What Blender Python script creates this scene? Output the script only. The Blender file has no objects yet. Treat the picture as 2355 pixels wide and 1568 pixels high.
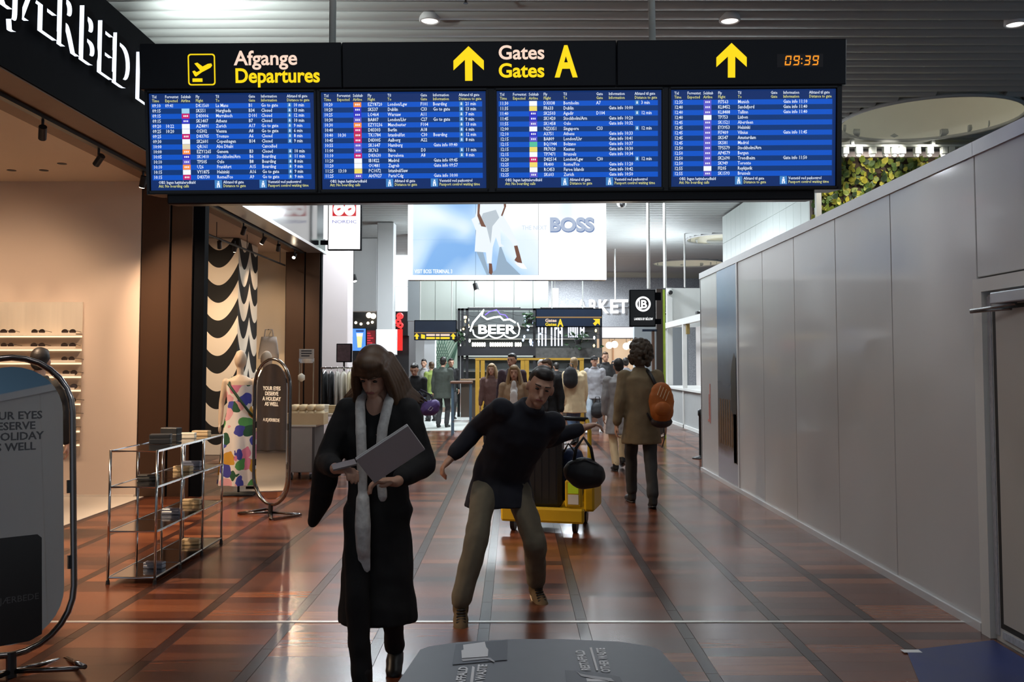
import bpy, math, random
from mathutils import Vector, Matrix, Euler
random.seed(7)
SC = bpy.context.scene
COL = SC.collection
PI = math.pi
rad = math.radians

# ---------------------------------------------------------------- camera, world, exposure
F = 2100.0; PITCH = rad(3.0); CX, CY = 1182.0, 724.0; CAMZ = 1.6
cam_d = bpy.data.cameras.new('camera'); cam = bpy.data.objects.new('camera', cam_d); COL.objects.link(cam)
cam_d.sensor_width = 36.0; cam_d.lens = 36.0 * F / 2355.0
cam_d.shift_x = (2355 / 2 - CX) / 2355.0; cam_d.shift_y = -(1568 / 2 - CY) / 2355.0
cam_d.clip_start = 0.05; cam_d.clip_end = 300
cam.location = (0, 0, CAMZ); cam.rotation_euler = (PI / 2 + PITCH, 0, 0)
SC.camera = cam
vs = SC.view_settings
vs.view_transform = 'Standard'; vs.look = 'None'; vs.gamma = 1.0; vs.exposure = -0.45
try: vs.use_curve_mapping = False
except Exception: pass
W = bpy.data.worlds.new('world'); SC.world = W; W.use_nodes = True
bg = W.node_tree.nodes['Background']; bg.inputs[0].default_value = (0.72, 0.83, 1.0, 1); bg.inputs[1].default_value = 0.46

def light(kind, name, loc, rot=(0, 0, 0), energy=100, color=(1, 1, 1), size=0.2, size_y=None, spot=60, blend=0.6, aim=None):
    d = bpy.data.lights.new(name, kind); d.energy = energy; d.color = color
    if kind == 'AREA':
        d.size = size
        if size_y: d.shape = 'RECTANGLE'; d.size_y = size_y
        else: d.shape = 'DISK'
    else:
        d.shadow_soft_size = size
    if kind == 'SPOT': d.spot_size = rad(spot); d.spot_blend = blend
    o = bpy.data.objects.new(name, d); COL.objects.link(o); o.location = loc
    if aim is not None:
        v = Vector(aim) - Vector(loc); o.rotation_euler = v.to_track_quat('-Z', 'Y').to_euler()
    else: o.rotation_euler = rot
    return o
COOL = (0.86, 0.94, 1.0); WARM = (1.0, 0.72, 0.48); NEUT = (1.0, 0.95, 0.88)
# added ceiling lights, kept out of view, brightening the hall (housings built with the ceiling)
ADDED_LIGHTS = [(-2.0, 33, 1100), (1.6, 33, 1100), (-2.4, 40, 1100), (1.8, 40, 1100), (0.0, 24.5, 800), (-2.6, 19, 460), (1.6, 19, 380), (-2.4, 13.6, 70), (1.4, 13.6, 90), (-1.5, 8.5, 16), (1.4, 8.5, 12), (-1.5, 3.5, 30), (1.4, 3.5, 10), (9.0, 0.5, 420), (9.0, 6.5, 420)]
for x_, y_, e_ in ADDED_LIGHTS:
    light('AREA', 'added_hall_light', (x_, y_, 5.66), (0, 0, 0), e_, COOL if y_ > 12 or x_ > 5 else NEUT, 1.6, 0.5)

# ---------------------------------------------------------------- pixel helpers (2355 x 1568 frame -> world point at a given real depth)
def at(px, py, Y):
    a = (px - CX) / F; b = (CY - py) / F
    t = Y / (math.cos(PITCH) - b * math.sin(PITCH))
    return Vector((a * t, Y, CAMZ + t * (math.sin(PITCH) + b * math.cos(PITCH))))
def wx(px, Y, py=834): return at(px, py, Y).x
def wz(py, Y): return at(CX, py, Y).z

# ---------------------------------------------------------------- materials
MATS = {}
def mat(name, col, rough=0.5, metal=0.0, var=0.08, scale=8.0, bump=0.0, emit=0.0, ecol=None, spec=0.5, stretch=None, trans=0.0, alpha=1.0, rvar=0.0, coat=0.0):
    if name in MATS: return MATS[name]
    m = bpy.data.materials.new(name); m.use_nodes = True; MATS[name] = m
    nt = m.node_tree; N = nt.nodes; L = nt.links; p = N['Principled BSDF']
    p.inputs['Roughness'].default_value = rough; p.inputs['Metallic'].default_value = metal
    p.inputs['Specular IOR Level'].default_value = spec
    c = (*col, 1.0)
    p.inputs['Base Color'].default_value = c
    if var > 0 or bump > 0 or rvar > 0:
        tc = N.new('ShaderNodeTexCoord'); nz = N.new('ShaderNodeTexNoise'); nz.inputs['Scale'].default_value = scale; nz.inputs['Detail'].default_value = 4
        src = tc.outputs['Object']
        if stretch:
            mp = N.new('ShaderNodeMapping'); mp.inputs['Scale'].default_value = stretch; L.new(src, mp.inputs[0]); src = mp.outputs[0]
        L.new(src, nz.inputs['Vector'])
        if var > 0:
            mx = N.new('ShaderNodeMix'); mx.data_type = 'RGBA'
            lo = tuple(max(0, v * (1 - var)) for v in col) + (1,); hi = tuple(min(1, v * (1 + var)) for v in col) + (1,)
            mx.inputs[6].default_value = lo; mx.inputs[7].default_value = hi
            L.new(nz.outputs['Fac'], mx.inputs[0]); L.new(mx.outputs[2], p.inputs['Base Color'])
        if bump > 0:
            b = N.new('ShaderNodeBump'); b.inputs['Strength'].default_value = bump; b.inputs['Distance'].default_value = 0.01
            L.new(nz.outputs['Fac'], b.inputs['Height']); L.new(b.outputs[0], p.inputs['Normal'])
        if rvar > 0:
            mr = N.new('ShaderNodeMapRange'); mr.inputs[3].default_value = max(0.02, rough - rvar); mr.inputs[4].default_value = min(1, rough + rvar)
            L.new(nz.outputs['Fac'], mr.inputs[0]); L.new(mr.outputs[0], p.inputs['Roughness'])
    if emit > 0:
        p.inputs['Emission Color'].default_value = (*(ecol or col), 1); p.inputs['Emission Strength'].default_value = emit
    if trans > 0: p.inputs['Transmission Weight'].default_value = trans
    if coat > 0: p.inputs['Coat Weight'].default_value = coat; p.inputs['Coat Roughness'].default_value = 0.08
    if alpha < 1: p.inputs['Alpha'].default_value = alpha
    return m
def glow(name, col, s=1.0): return mat(name, (0.02, 0.02, 0.02) if s > 0 else col, 0.5, var=0, emit=s * 1.37, ecol=col)

# ---------------------------------------------------------------- geometry collector
class MB:
    def __init__(s): s.v = []; s.f = []; s.m = []; s.cm = 0
    def add(s, vs_, fs, T=None):
        o = len(s.v)
        s.v += [tuple(T @ Vector(p)) for p in vs_] if T is not None else [tuple(p) for p in vs_]
        s.f += [tuple(i + o for i in f) for f in fs]; s.m += [s.cm] * len(fs); return s
    def box(s, x0, x1, y0, y1, z0, z1, T=None):
        v = [(x0, y0, z0), (x1, y0, z0), (x1, y1, z0), (x0, y1, z0), (x0, y0, z1), (x1, y0, z1), (x1, y1, z1), (x0, y1, z1)]
        return s.add(v, [(0, 3, 2, 1), (4, 5, 6, 7), (0, 1, 5, 4), (1, 2, 6, 5), (2, 3, 7, 6), (3, 0, 4, 7)], T)
    def bbox(s, x0, x1, y0, y1, z0, z1, b=0.01, T=None):       # box with chamfered edges
        def ring(z, i): return [(x0 + i, y0 + b, z), (x0 + b, y0 + i, z), (x1 - b, y0 + i, z), (x1 - i, y0 + b, z), (x1 - i, y1 - b, z), (x1 - b, y1 - i, z), (x0 + b, y1 - i, z), (x0 + i, y1 - b, z)]
        R = [ring(z0, b * .6), ring(z0 + b, 0), ring(z1 - b, 0), ring(z1, b * .6)]
        v = sum(R, []); fs = [tuple(range(7, -1, -1)), tuple(range(24, 32))]
        for k in range(3):
            for i in range(8):
                j = (i + 1) % 8; fs.append((k * 8 + i, k * 8 + j, k * 8 + 8 + j, k * 8 + 8 + i))
        return s.add(v, fs, T)
    def quad(s, a, b, c, d): return s.add([a, b, c, d], [(0, 1, 2, 3)])
    def prism(s, pts, d, T=None):                                # polygon in XZ plane, thickness d along +Y
        n = len(pts); v = [(x, 0, z) for x, z in pts] + [(x, d, z) for x, z in pts]
        fs = [tuple(range(n)), tuple(range(2 * n - 1, n - 1, -1))] + [(i, i + n, (i + 1) % n + n, (i + 1) % n) for i in range(n)]
        return s.add(v, fs, T)
    def frame(s, d):
        d = Vector(d).normalized(); u = d.cross(Vector((0, 0, 1)))
        if u.length < 1e-3: u = Vector((1, 0, 0))
        u.normalize(); return u, d.cross(u)
    def cyl(s, p0, p1, r0, r1=None, n=10, caps=True):
        r1 = r0 if r1 is None else r1; p0 = Vector(p0); p1 = Vector(p1); u, w = s.frame(p1 - p0)
        v = []
        for p, r in ((p0, r0), (p1, r1)):
            for i in range(n):
                a = 2 * PI * i / n; v.append(p + u * (r * math.cos(a)) + w * (r * math.sin(a)))
        fs = [(i, (i + 1) % n, n + (i + 1) % n, n + i) for i in range(n)]
        if caps: fs += [tuple(range(n - 1, -1, -1)), tuple(range(n, 2 * n))]
        return s.add(v, fs)
    def tube(s, pts, r, n=8, closed=False):
        pts = [Vector(p) for p in pts]; k = len(pts); rr = r if isinstance(r, (list, tuple)) else [r] * k
        v = []; pu = None
        for i, p in enumerate(pts):
            if closed: d = pts[(i + 1) % k] - pts[i - 1]
            else: d = pts[min(i + 1, k - 1)] - pts[max(i - 1, 0)]
            d.normalize()
            if pu is None: u, w = s.frame(d)
            else:
                u = pu - d * pu.dot(d); u = u.normalized() if u.length > 1e-6 else s.frame(d)[0]
                w = d.cross(u)
            pu = u
            for j in range(n):
                a = 2 * PI * j / n; v.append(p + u * (rr[i] * math.cos(a)) + w * (rr[i] * math.sin(a)))
        fs = []
        for i in range(k if closed else k - 1):
            b = (i + 1) % k
            for j in range(n):
                jj = (j + 1) % n; fs.append((i * n + j, i * n + jj, b * n + jj, b * n + j))
        if not closed: fs += [tuple(range(n - 1, -1, -1)), tuple(range((k - 1) * n, k * n))]
        return s.add(v, fs)
    def lathe(s, prof, n=20, T=None):                            # prof: (r, z) from bottom to top
        v = []; fs = []
        for r, z in prof:
            for i in range(n):
                a = 2 * PI * i / n; v.append((r * math.cos(a), r * math.sin(a), z))
        for k in range(len(prof) - 1):
            for i in range(n):
                j = (i + 1) % n; fs.append((k * n + i, k * n + j, k * n + n + j, k * n + n + i))
        fs += [tuple(range(n - 1, -1, -1)), tuple(range((len(prof) - 1) * n, len(prof) * n))]
        return s.add(v, fs, T)
    def loft(s, rings, n=16, T=None):                            # rings: (cx, cy, z, rx, ry)
        v = []; fs = []
        for cx, cy, z, rx, ry in rings:
            for i in range(n):
                a = 2 * PI * i / n; v.append((cx + rx * math.cos(a), cy + ry * math.sin(a), z))
        for k in range(len(rings) - 1):
            for i in range(n):
                j = (i + 1) % n; fs.append((k * n + i, k * n + j, k * n + n + j, k * n + n + i))
        fs += [tuple(range(n - 1, -1, -1)), tuple(range((len(rings) - 1) * n, len(rings) * n))]
        return s.add(v, fs, T)
    def ell(s, c, r, R=None, n=12, m=8):
        c = Vector(c); r = r if hasattr(r, '__len__') else (r, r, r)
        v = []
        def P(x, y, z):
            q = Vector((x * r[0], y * r[1], z * r[2])); q = R @ q if R is not None else q; v.append(c + q)
        P(0, 0, -1)
        for k in range(1, m):
            t = PI * k / m - PI / 2
            for i in range(n):
                a = 2 * PI * i / n; P(math.cos(t) * math.cos(a), math.cos(t) * math.sin(a), math.sin(t))
        P(0, 0, 1); fs = []
        for i in range(n): fs.append((0, 1 + (i + 1) % n, 1 + i))
        for k in range(m - 2):
            for i in range(n):
                j = (i + 1) % n; b = 1 + k * n; fs.append((b + i, b + j, b + n + j, b + n + i))
        b = 1 + (m - 2) * n; e = len(v) - 1
        for i in range(n): fs.append((b + i, b + (i + 1) % n, e))
        return s.add(v, fs)
    def caps(s, p0, r0, p1, r1=None, n=10):                      # tapered capsule
        r1 = r0 if r1 is None else r1; p0 = Vector(p0); p1 = Vector(p1); d = p1 - p0
        if d.length < 1e-5: return s.ell(p0, r0)
        d.normalize(); pts = []; rs = []
        for a in (-80, -45, 0): pts.append(p0 + d * (r0 * math.sin(rad(a)))); rs.append(r0 * math.cos(rad(a)))
        for a in (0, 45, 80): pts.append(p1 + d * (r1 * math.sin(rad(a)))); rs.append(r1 * math.cos(rad(a)))
        return s.tube(pts, rs, n)
    def chain(s, pts, rs, n=10):
        for i in range(len(pts) - 1): s.caps(pts[i], rs[i], pts[i + 1], rs[i + 1], n)
        return s
    def mesh(s, name):
        me = bpy.data.meshes.new(name); me.from_pydata(s.v, [], s.f); me.update(); return me
    def build(s, name, mats, parent=None, smooth=False, loc=None):
        me = s.mesh(name); o = bpy.data.objects.new(name, me); COL.objects.link(o)
        for m in (mats if isinstance(mats, (list, tuple)) else [mats]): me.materials.append(m)
        if any(s.m): me.polygons.foreach_set('material_index', s.m)
        if smooth: me.polygons.foreach_set('use_smooth', [True] * len(me.polygons))
        if parent is not None: o.parent = parent
        if loc is not None: o.location = loc
        return o
    def soft(s, name, m, parent=None, vox=0.012, it=4, disp=0, fold=0):  # overlapping volumes fused into one continuous surface
        o = s.build(name, m, parent, True)
        r = o.modifiers.new('fuse', 'REMESH'); r.mode = 'VOXEL'; r.voxel_size = vox; r.use_smooth_shade = True
        k = o.modifiers.new('smooth', 'SMOOTH'); k.iterations = it; k.factor = 0.5
        if disp:
            t = bpy.data.textures.get('curl') or bpy.data.textures.new('curl', 'CLOUDS'); t.noise_scale = 0.02
            q = o.modifiers.new('curl', 'DISPLACE'); q.texture = t; q.strength = disp; q.mid_level = 0.4
        if fold:
            t = bpy.data.textures.get('folds')
            if t is None: t = bpy.data.textures.new('folds', 'CLOUDS'); t.noise_scale = 0.13; t.noise_depth = 1
            q = o.modifiers.new('folds', 'DISPLACE'); q.texture = t; q.texture_coords = 'LOCAL'; q.strength = fold; q.mid_level = 0.5
        return o

def tag(o, label, cat, group=None, kind=None):
    if label: o['label'] = label
    if cat: o['category'] = cat
    if group: o['group'] = group
    if kind: o['kind'] = kind
    return o
def thing(name, label, cat, loc=(0, 0, 0), rz=0, group=None, kind=None):
    o = bpy.data.objects.new(name, None); COL.objects.link(o); o.location = loc; o.rotation_euler = (0, 0, rz); o.empty_display_size = 0.1
    return tag(o, label, cat, group, kind)
def dup(root, loc=None, rz=None, label=None, parent=None):
    c = root.copy(); COL.objects.link(c); c.parent = parent
    if loc is not None: c.location = loc
    if rz is not None: c.rotation_euler = (0, 0, rz)
    if label: c['label'] = label
    for ch in root.children: dup(ch, parent=c)
    return c
def inst(src, name, parent, loc, rot=None, scale=None):
    o = bpy.data.objects.new(name, src); COL.objects.link(o); o.parent = parent; o.location = loc
    if rot: o.rotation_euler = rot
    if scale: o.scale = scale
    return o
def structure(o, label, cat='structure'): return tag(o, label, cat, kind='structure')

# text -> geometry, added to a collector.  T places the text plane (x right, y up, z out)
def text_into(mb, body, size, T, align='LEFT', extrude=0.0, bold=0.0, squeeze=1.0, res=2, vert='BOTTOM_BASELINE'):
    cu = bpy.data.curves.new('txt', 'FONT'); cu.body = body; cu.size = size; cu.align_x = align; cu.extrude = extrude; cu.offset = bold; cu.resolution_u = res
    ob = bpy.data.objects.new('txt', cu); me = bpy.data.meshes.new_from_object(ob)
    S = Matrix.Diagonal((squeeze, 1, 1, 1))
    vsl = [v.co.copy() for v in me.vertices]; fs = [tuple(p.vertices) for p in me.polygons]
    mb.add([S @ v for v in vsl], fs, T)
    bpy.data.objects.remove(ob); bpy.data.curves.remove(cu); bpy.data.meshes.remove(me)
    return mb
def plane_T(origin, right, up):
    r = Vector(right).normalized(); u = Vector(up).normalized(); n = r.cross(u)
    M = Matrix.Identity(4)
    for i in range(3): M[i][0] = r[i]; M[i][1] = u[i]; M[i][2] = n[i]; M[i][3] = origin[i]
    return M
# ================================================================ STRUCTURE
def wood_mat():
    m = bpy.data.materials.new('jatoba_parquet'); m.use_nodes = True; nt = m.node_tree; N = nt.nodes; L = nt.links; p = N['Principled BSDF']; p.inputs['Specular IOR Level'].default_value = .42
    g = N.new('ShaderNodeNewGeometry'); oi = N.new('ShaderNodeObjectInfo')
    ad = N.new('ShaderNodeMath'); ad.operation = 'ADD'; L.new(g.outputs['Random Per Island'], ad.inputs[0]); L.new(oi.outputs['Random'], ad.inputs[1])
    fr = N.new('ShaderNodeMath'); fr.operation = 'FRACT'; L.new(ad.outputs[0], fr.inputs[0])
    cr = N.new('ShaderNodeValToRGB'); e = cr.color_ramp.elements
    e[0].position = 0.0; e[0].color = (0.045, 0.013, 0.007, 1); e[1].position = 1.0; e[1].color = (0.24, 0.078, 0.030, 1)
    for pos, c in ((0.3, (0.100, 0.029, 0.013, 1)), (0.6, (0.135, 0.040, 0.017, 1)), (0.85, (0.175, 0.054, 0.023, 1))):
        q = e.new(pos); q.color = c
    L.new(fr.outputs[0], cr.inputs[0])
    tc = N.new('ShaderNodeTexCoord'); mp = N.new('ShaderNodeMapping'); mp.inputs['Scale'].default_value = (1.2, 16, 10)
    va = N.new('ShaderNodeVectorMath'); va.operation = 'ADD'; L.new(tc.outputs['Object'], va.inputs[0]); L.new(oi.outputs['Location'], va.inputs[1]); L.new(va.outputs[0], mp.inputs[0])
    nz = N.new('ShaderNodeTexNoise'); nz.inputs['Scale'].default_value = 2.5; nz.inputs['Detail'].default_value = 6; L.new(mp.outputs[0], nz.inputs['Vector'])
    mr = N.new('ShaderNodeMapRange'); mr.inputs[3].default_value = 0.6; mr.inputs[4].default_value = 1.35; L.new(nz.outputs['Fac'], mr.inputs[0])
    mu = N.new('ShaderNodeMix'); mu.data_type = 'RGBA'; mu.blend_type = 'MULTIPLY'; mu.inputs[0].default_value = 1.0
    L.new(cr.outputs[0], mu.inputs[6]); L.new(mr.outputs[0], mu.inputs[7]); L.new(mu.outputs[2], p.inputs['Base Color'])
    n2 = N.new('ShaderNodeTexNoise'); n2.inputs['Scale'].default_value = 1.3; L.new(va.outputs[0], n2.inputs['Vector'])
    m2 = N.new('ShaderNodeMapRange'); m2.inputs[3].default_value = 0.15; m2.inputs[4].default_value = 0.30; L.new(n2.outputs['Fac'], m2.inputs[0]); L.new(m2.outputs[0], p.inputs['Roughness'])
    return m
WOOD = wood_mat()
WOODDK = mat('dark_strip_wood', (0.034, 0.013, 0.009), 0.24, var=0.3, scale=6, stretch=(40, 2, 10), spec=.28)
JOINT = mat('floor_joint', (0.045, 0.016, 0.009), 0.3, var=0.1)
def far_floor_mat():
    m = bpy.data.materials.new('far_parquet'); m.use_nodes = True; nt = m.node_tree; N = nt.nodes; L = nt.links; p = N['Principled BSDF']
    tc = N.new('ShaderNodeTexCoord'); b = N.new('ShaderNodeTexBrick'); b.inputs['Scale'].default_value = 1.0
    b.inputs['Brick Width'].default_value = 0.6; b.inputs['Row Height'].default_value = 0.12; b.inputs['Mortar Size'].default_value = 0.004
    b.inputs['Color1'].default_value = (0.05, 0.018, 0.010, 1); b.inputs['Color2'].default_value = (0.12, 0.042, 0.02, 1); b.inputs['Mortar'].default_value = (0.02, 0.01, 0.008, 1)
    L.new(tc.outputs['Object'], b.inputs['Vector']); L.new(b.outputs['Color'], p.inputs['Base Color']); p.inputs['Roughness'].default_value = 0.3
    return m
fl = MB(); fl.box(-14, 15, -10, 22, -0.3, -0.006); fl.cm = 1; fl.box(-14, 15, 22, 50, -0.3, 0.0)
floor = structure(fl.build('floor', [JOINT, far_floor_mat()]), 'dark reddish jatoba parquet floor of the concourse', 'floor')
# planks: 0.6 m columns, 0.53 m planks with a dark strip running down the concourse between the columns
CW, PW = 0.6, 0.15
pm = MB(); pm.box(-0.265, 0.265, -PW / 2 + .0004, PW / 2 - .0004, -0.012, 0.0); plank_me = pm.mesh('plank'); plank_me.materials.append(WOOD)
sm = MB(); sm.bbox(-0.033, 0.033, -0.299, 0.299, -0.012, 0.0, 0.0012); strip_me = sm.mesh('strip'); strip_me.materials.append(WOODDK)
near = []; field = MB(); sfield = MB()
ncol0, ncol1 = -8, 7
for c in range(ncol0, ncol1):
    xc = c * CW + 0.12
    y = -4.0 + (0.06 if c % 2 else 0)
    while y < 22:
        if -4.7 < xc < 4.6:
            px = CX + F * xc / max(y, .1)
            if y > 3.9 and -60 < px < 2420 and xc < 3.0: near.append((y, xc))
            else: field.box(xc - .265, xc + .265, y - PW / 2 + .0004, y + PW / 2 - .0004, -.012, 0)
        y += PW
near.sort()
for y, xc in near[:300]: inst(plank_me, 'plank', floor, (xc, y, 0))
for y, xc in near[300:]: field.box(xc - .265, xc + .265, y - PW / 2 + .0004, y + PW / 2 - .0004, -.012, 0)
ns = 0
for c in range(ncol0, ncol1 + 1):
    xc = c * CW + 0.12 - 0.3; y = -3.7 + 0.2 * (c % 3)
    while y < 21.7:
        if -4.7 < xc < 4.6:
            if 3.8 < y < 12 and xc < 2.9 and -0.62 * y < xc < 0.6 * y: inst(strip_me, 'border_strip', floor, (xc, y, 0)); ns += 1
            else: sfield.bbox(xc - .033, xc + .033, y - .299, y + .299, -.012, 0, .0012)
        y += 0.6
tag(field.build('plank_field', WOOD, floor), None, None, kind='stuff'); tag(sfield.build('border_strip_field', WOODDK, floor), None, None, kind='stuff')
tl = MB(); tl.box(-4.38, 2.79, 5.72, 5.755, -0.004, 0.0035)
structure(tl.build('trim_1', mat('joint_metal', (0.62, 0.61, 0.58), 0.35, 0.5, var=0.25, scale=5)), 'thin pale metal joint strip crossing the parquet', 'trim')
sf = MB(); sf.box(-9.4, -4.42, 1.5, 11.0, -0.05, 0.006)
structure(sf.build('floor_shop', mat('pale_shop_floor', (0.62, 0.55, 0.47), 0.4, var=0.08, scale=3)), 'pale shop floor in front of the beige eyewear wall', 'floor')

# ---- ceiling with slats
CEZ = 5.85
ce = MB(); ce.box(-14, 15, -10, 49, 7.3, 7.5)
ceiling = structure(ce.build('ceiling', mat('ceiling_void', (0.05, 0.05, 0.055), 0.8, var=0.1)), 'slatted metal ceiling of the hall', 'ceiling')
SLAT = mat('slat_paint', (0.36, 0.38, 0.375), 0.45, var=0.06, scale=3)
prof = [(-.125, .06)] + [(-.125 * math.cos(PI * i / 8), -.085 * math.sin(PI * i / 8)) for i in range(9)] + [(.125, .06)]
sl = MB(); n_ = len(prof)
sl.add([(0, a, b) for a, b in prof] + [(1, a, b) for a, b in prof], [tuple(range(n_)), tuple(range(2 * n_ - 1, n_ - 1, -1))] + [(i + n_, i, (i + 1) % n_, (i + 1) % n_ + n_) for i in range(n_)])
slat_me = sl.mesh('slat'); slat_me.materials.append(SLAT)
for p_ in slat_me.polygons: p_.use_smooth = len(p_.vertices) == 4
DOMES = [(7.28, 15.8, 1.5), (7.45, 31.2, 1.5), (7.45, 38.9, 1.5)]
SLX0, SLX1 = -12.0, 14.0
y = -3.0
while y < 47.5:
    segs = [(SLX0, SLX1)]
    for dx, dy, dr in DOMES:
        if abs(y - dy) < dr:
            h = math.sqrt(dr * dr - (y - dy) ** 2) + 0.02
            segs = [(a, b) for s0, s1 in segs for a, b in ((s0, min(s1, dx - h)), (max(s0, dx + h), s1)) if b - a > 0.05]
    for a, b in segs: inst(slat_me, 'slat', ceiling, (a, y, CEZ + .085), None, (b - a, 1, 1))
    y += 0.3
DOME = mat('dome_white', (0.80, 0.79, 0.70), 0.7, var=0.03, scale=2)
dm = MB(); n_ = 48
pr = [(1.49, 0.0), (1.47, 0.18), (1.35, 0.50), (1.05, 0.82), (0.6, 1.02), (0.02, 1.08)]
v_ = []; f_ = []
for r, z in pr:
    for i in range(n_): v_.append((r * math.cos(2 * PI * i / n_), r * math.sin(2 * PI * i / n_), z))
for k in range(len(pr) - 1):
    for i in range(n_): f_.append((k * n_ + i, k * n_ + (i + 1) % n_, k * n_ + n_ + (i + 1) % n_, k * n_ + n_ + i))
dm.add(v_, f_); dome_me = dm.mesh('dome_shell'); dome_me.materials.append(DOME)
for p_ in dome_me.polygons: p_.use_smooth = True
rg = MB(); rg.tube([(1.5 * math.cos(2 * PI * i / 48), 1.5 * math.sin(2 * PI * i / 48), 0) for i in range(48)], 0.035, 8, True)
ring_me = rg.mesh('rim'); ring_me.materials.append(mat('rim_grey', (0.35, 0.36, 0.36), 0.5))
for i, (dx, dy, dr) in enumerate(DOMES):
    t = thing('ceiling_dome', ['large round pale dome recessed in the ceiling above the leafy wall', 'round ceiling dome beside the pale tiled box, second from the leafy wall', 'most distant flat looking round ceiling dome'][i], 'ceiling dome', (dx, dy, CEZ), 0, 'round ceiling domes')
    inst(dome_me, 'shell', t, (0, 0, 0)); inst(ring_me, 'rim', t, (0, 0, 0))
    light('POINT', 'dome_lamp', (dx - .3, dy - .7, CEZ + .62), energy=15 if i == 0 else 22, color=(1, .96, .80), size=0.06)
# housings for the added ceiling lights
for i, (x_, y_, e_) in enumerate(ADDED_LIGHTS):
    t = thing('added_luminaire', 'added rectangular ceiling light above the ' + ['bar, left one of the pair', 'bar, right one of the pair', 'hall end, left one of the pair', 'hall end, right one of the pair', 'concourse just behind the advertising screen', 'pale column', 'monogram sign', 'print shop front', 'hoarding end', 'departures board, left one', 'departures board, right one', 'tall mirror side', 'site door side', 'hall beyond the hoarding, near one', 'hall beyond the hoarding, far one'][i], 'ceiling light', (x_, y_, 5.68), 0, 'added rectangular ceiling lights')
    a = MB(); a.box(-.85, .85, -.3, -.26, 0, .1); a.box(-.85, .85, .26, .3, 0, .1); a.box(-.85, -.81, -.26, .26, 0, .1); a.box(.81, .85, -.26, .26, 0, .1)
    a.build('frame', mat('lum_frame', (.7, .7, .7), .5), t)
    a = MB(); a.box(-.81, .81, -.26, .26, .03, .05); a.build('diffuser', glow('added_lum_diff', (.9, .96, 1), 6), t)
# round downlights
dl0 = None
dls = [(at(988, 47, 1), 'round ceiling downlight above the gates arrow'), (at(1678, 47, 1), 'round ceiling downlight above the second yellow arrow'), (at(2335, 55, 1), 'round ceiling downlight at the top corner beside the dome')]
for q, lb in dls:
    k = (CEZ - 0.02 - CAMZ) / (q.z - CAMZ); X, Y = q.x * k, k
    t = thing('ceiling_downlight', lb, 'downlight', (X, Y, CEZ - .02), 0, 'round ceiling downlights')
    a = MB(); a.lathe([(.10, .14), (.10, .0), (.115, -.02), (.13, -.005), (.125, .14)], 24); a.build('rim', mat('lum_frame', (.7, .7, .7), .5), t, True)
    a = MB(); a.lathe([(.001, -.006), (.099, -.004), (.099, .01), (.001, .012)], 24); a.build('lens', glow('downlight_lens', (1, .95, .88), 2.5), t)
    light('SPOT', 'downlight_beam', (X, Y, CEZ - .06), (0, 0, 0), 45, NEUT, .08, spot=95, blend=.8)
for X in (-1.2, 2.55, -6.5):
    for Y in (1.5, 6.5):
        light('SPOT', 'downlight_beam', (X, Y, CEZ - .06), (0, 0, 0), 18, NEUT, .08, spot=95, blend=.8)
        t = thing('ceiling_downlight', 'round ceiling downlight overhead, %s of the %s row' % ({-1.2: 'middle', 2.55: 'right', -6.5: 'left'}[X], 'nearest' if Y < 3 else 'second'), 'downlight', (X, Y, CEZ - .02), 0, 'round ceiling downlights')
        a = MB(); a.lathe([(.001, -.006), (.099, -.004), (.099, .01), (.001, .012)], 24); a.build('lens', glow('downlight_lens', (1, .95, .88), 2.5), t)
a = MB(); a.cyl((0, 0, 0), (0, 0, .12), .012); a.cyl((0, 0, -.02), (0, 0, 0), .03, .012); q = at(1071, 4, 1); k = (5.74 - CAMZ) / (q.z - CAMZ)
tag(a.build('sprinkler', mat('dark_metal', (.05, .05, .05), .4, .6), loc=(q.x * k, k, 5.74)), 'tiny dark sprinkler head hanging from the slats', 'sprinkler')

# ---- outer walls
def wallbox(name, b, m, label): a = MB(); a.box(*b); return structure(a.build(name, m), label, 'wall')
GREYW = mat('grey_wall', (0.45, 0.46, 0.46), 0.7, var=0.05, scale=2)
wallbox('wall_right_far', (14.0, 14.2, -10, 49, 0, 7.3), mat('blue_lit_tint', (0.30, 0.52, 0.68), 0.6, var=0.05, scale=1), 'wall of the hall far beyond the hoarding, tinted as if blue-lit')  # blue light put into the wall colour for the band in the mirror
wallbox('wall_left_far', (-12.4, -12.2, -10, 49, 0, 7.3), GREYW, 'grey outer wall behind the shops')
wallbox('wall_back', (-12.2, 14, 48.6, 48.8, 0, 7.3), GREYW, 'grey end wall of the hall')

# ---- left shops: fascia, soffit, ceiling, walls, pillars
FX = -3.75; FZ0, FZ1 = 3.77, 4.93
BLACK = mat('fascia_black', (0.004, 0.0045, 0.006), 0.8, var=0.2, spec=.03)
GLOSSB = mat('fascia_gloss', (0.012, 0.013, 0.017), 0.12, var=0.1)
BRONZE = mat('bronze_panel', (0.065, 0.030, 0.014), 0.42, 0.35, var=0.15, scale=3, stretch=(1, 1, .15))
a = MB(); a.box(FX - .3, FX, 1.5, 11.2, FZ0, FZ1); structure(a.build('wall_fascia_eyewear', BLACK), 'matt black shop fascia carrying the lit letters', 'fascia')
a = MB(); a.box(FX - .3, FX - .01, 11.2, 18.1, FZ0 + .02, FZ1); a.cm = 1; a.box(FX - .3, FX + .02, 11.2, 18.1, FZ0 - .02, FZ0 + .03)
structure(a.build('wall_fascia_print', [GLOSSB, mat('edge_alu', (.55, .55, .56), .3, .7)]), 'glossy black shop fascia with a bright lower edge', 'fascia')
a = MB(); a.box(FX - .66, FX - .3, 1.5, 18.1, FZ0, FZ0 + .12); a.box(FX - .3, FX - .015, 1.5, 18.1, FZ0 - .012, FZ0 - .001)
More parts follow.
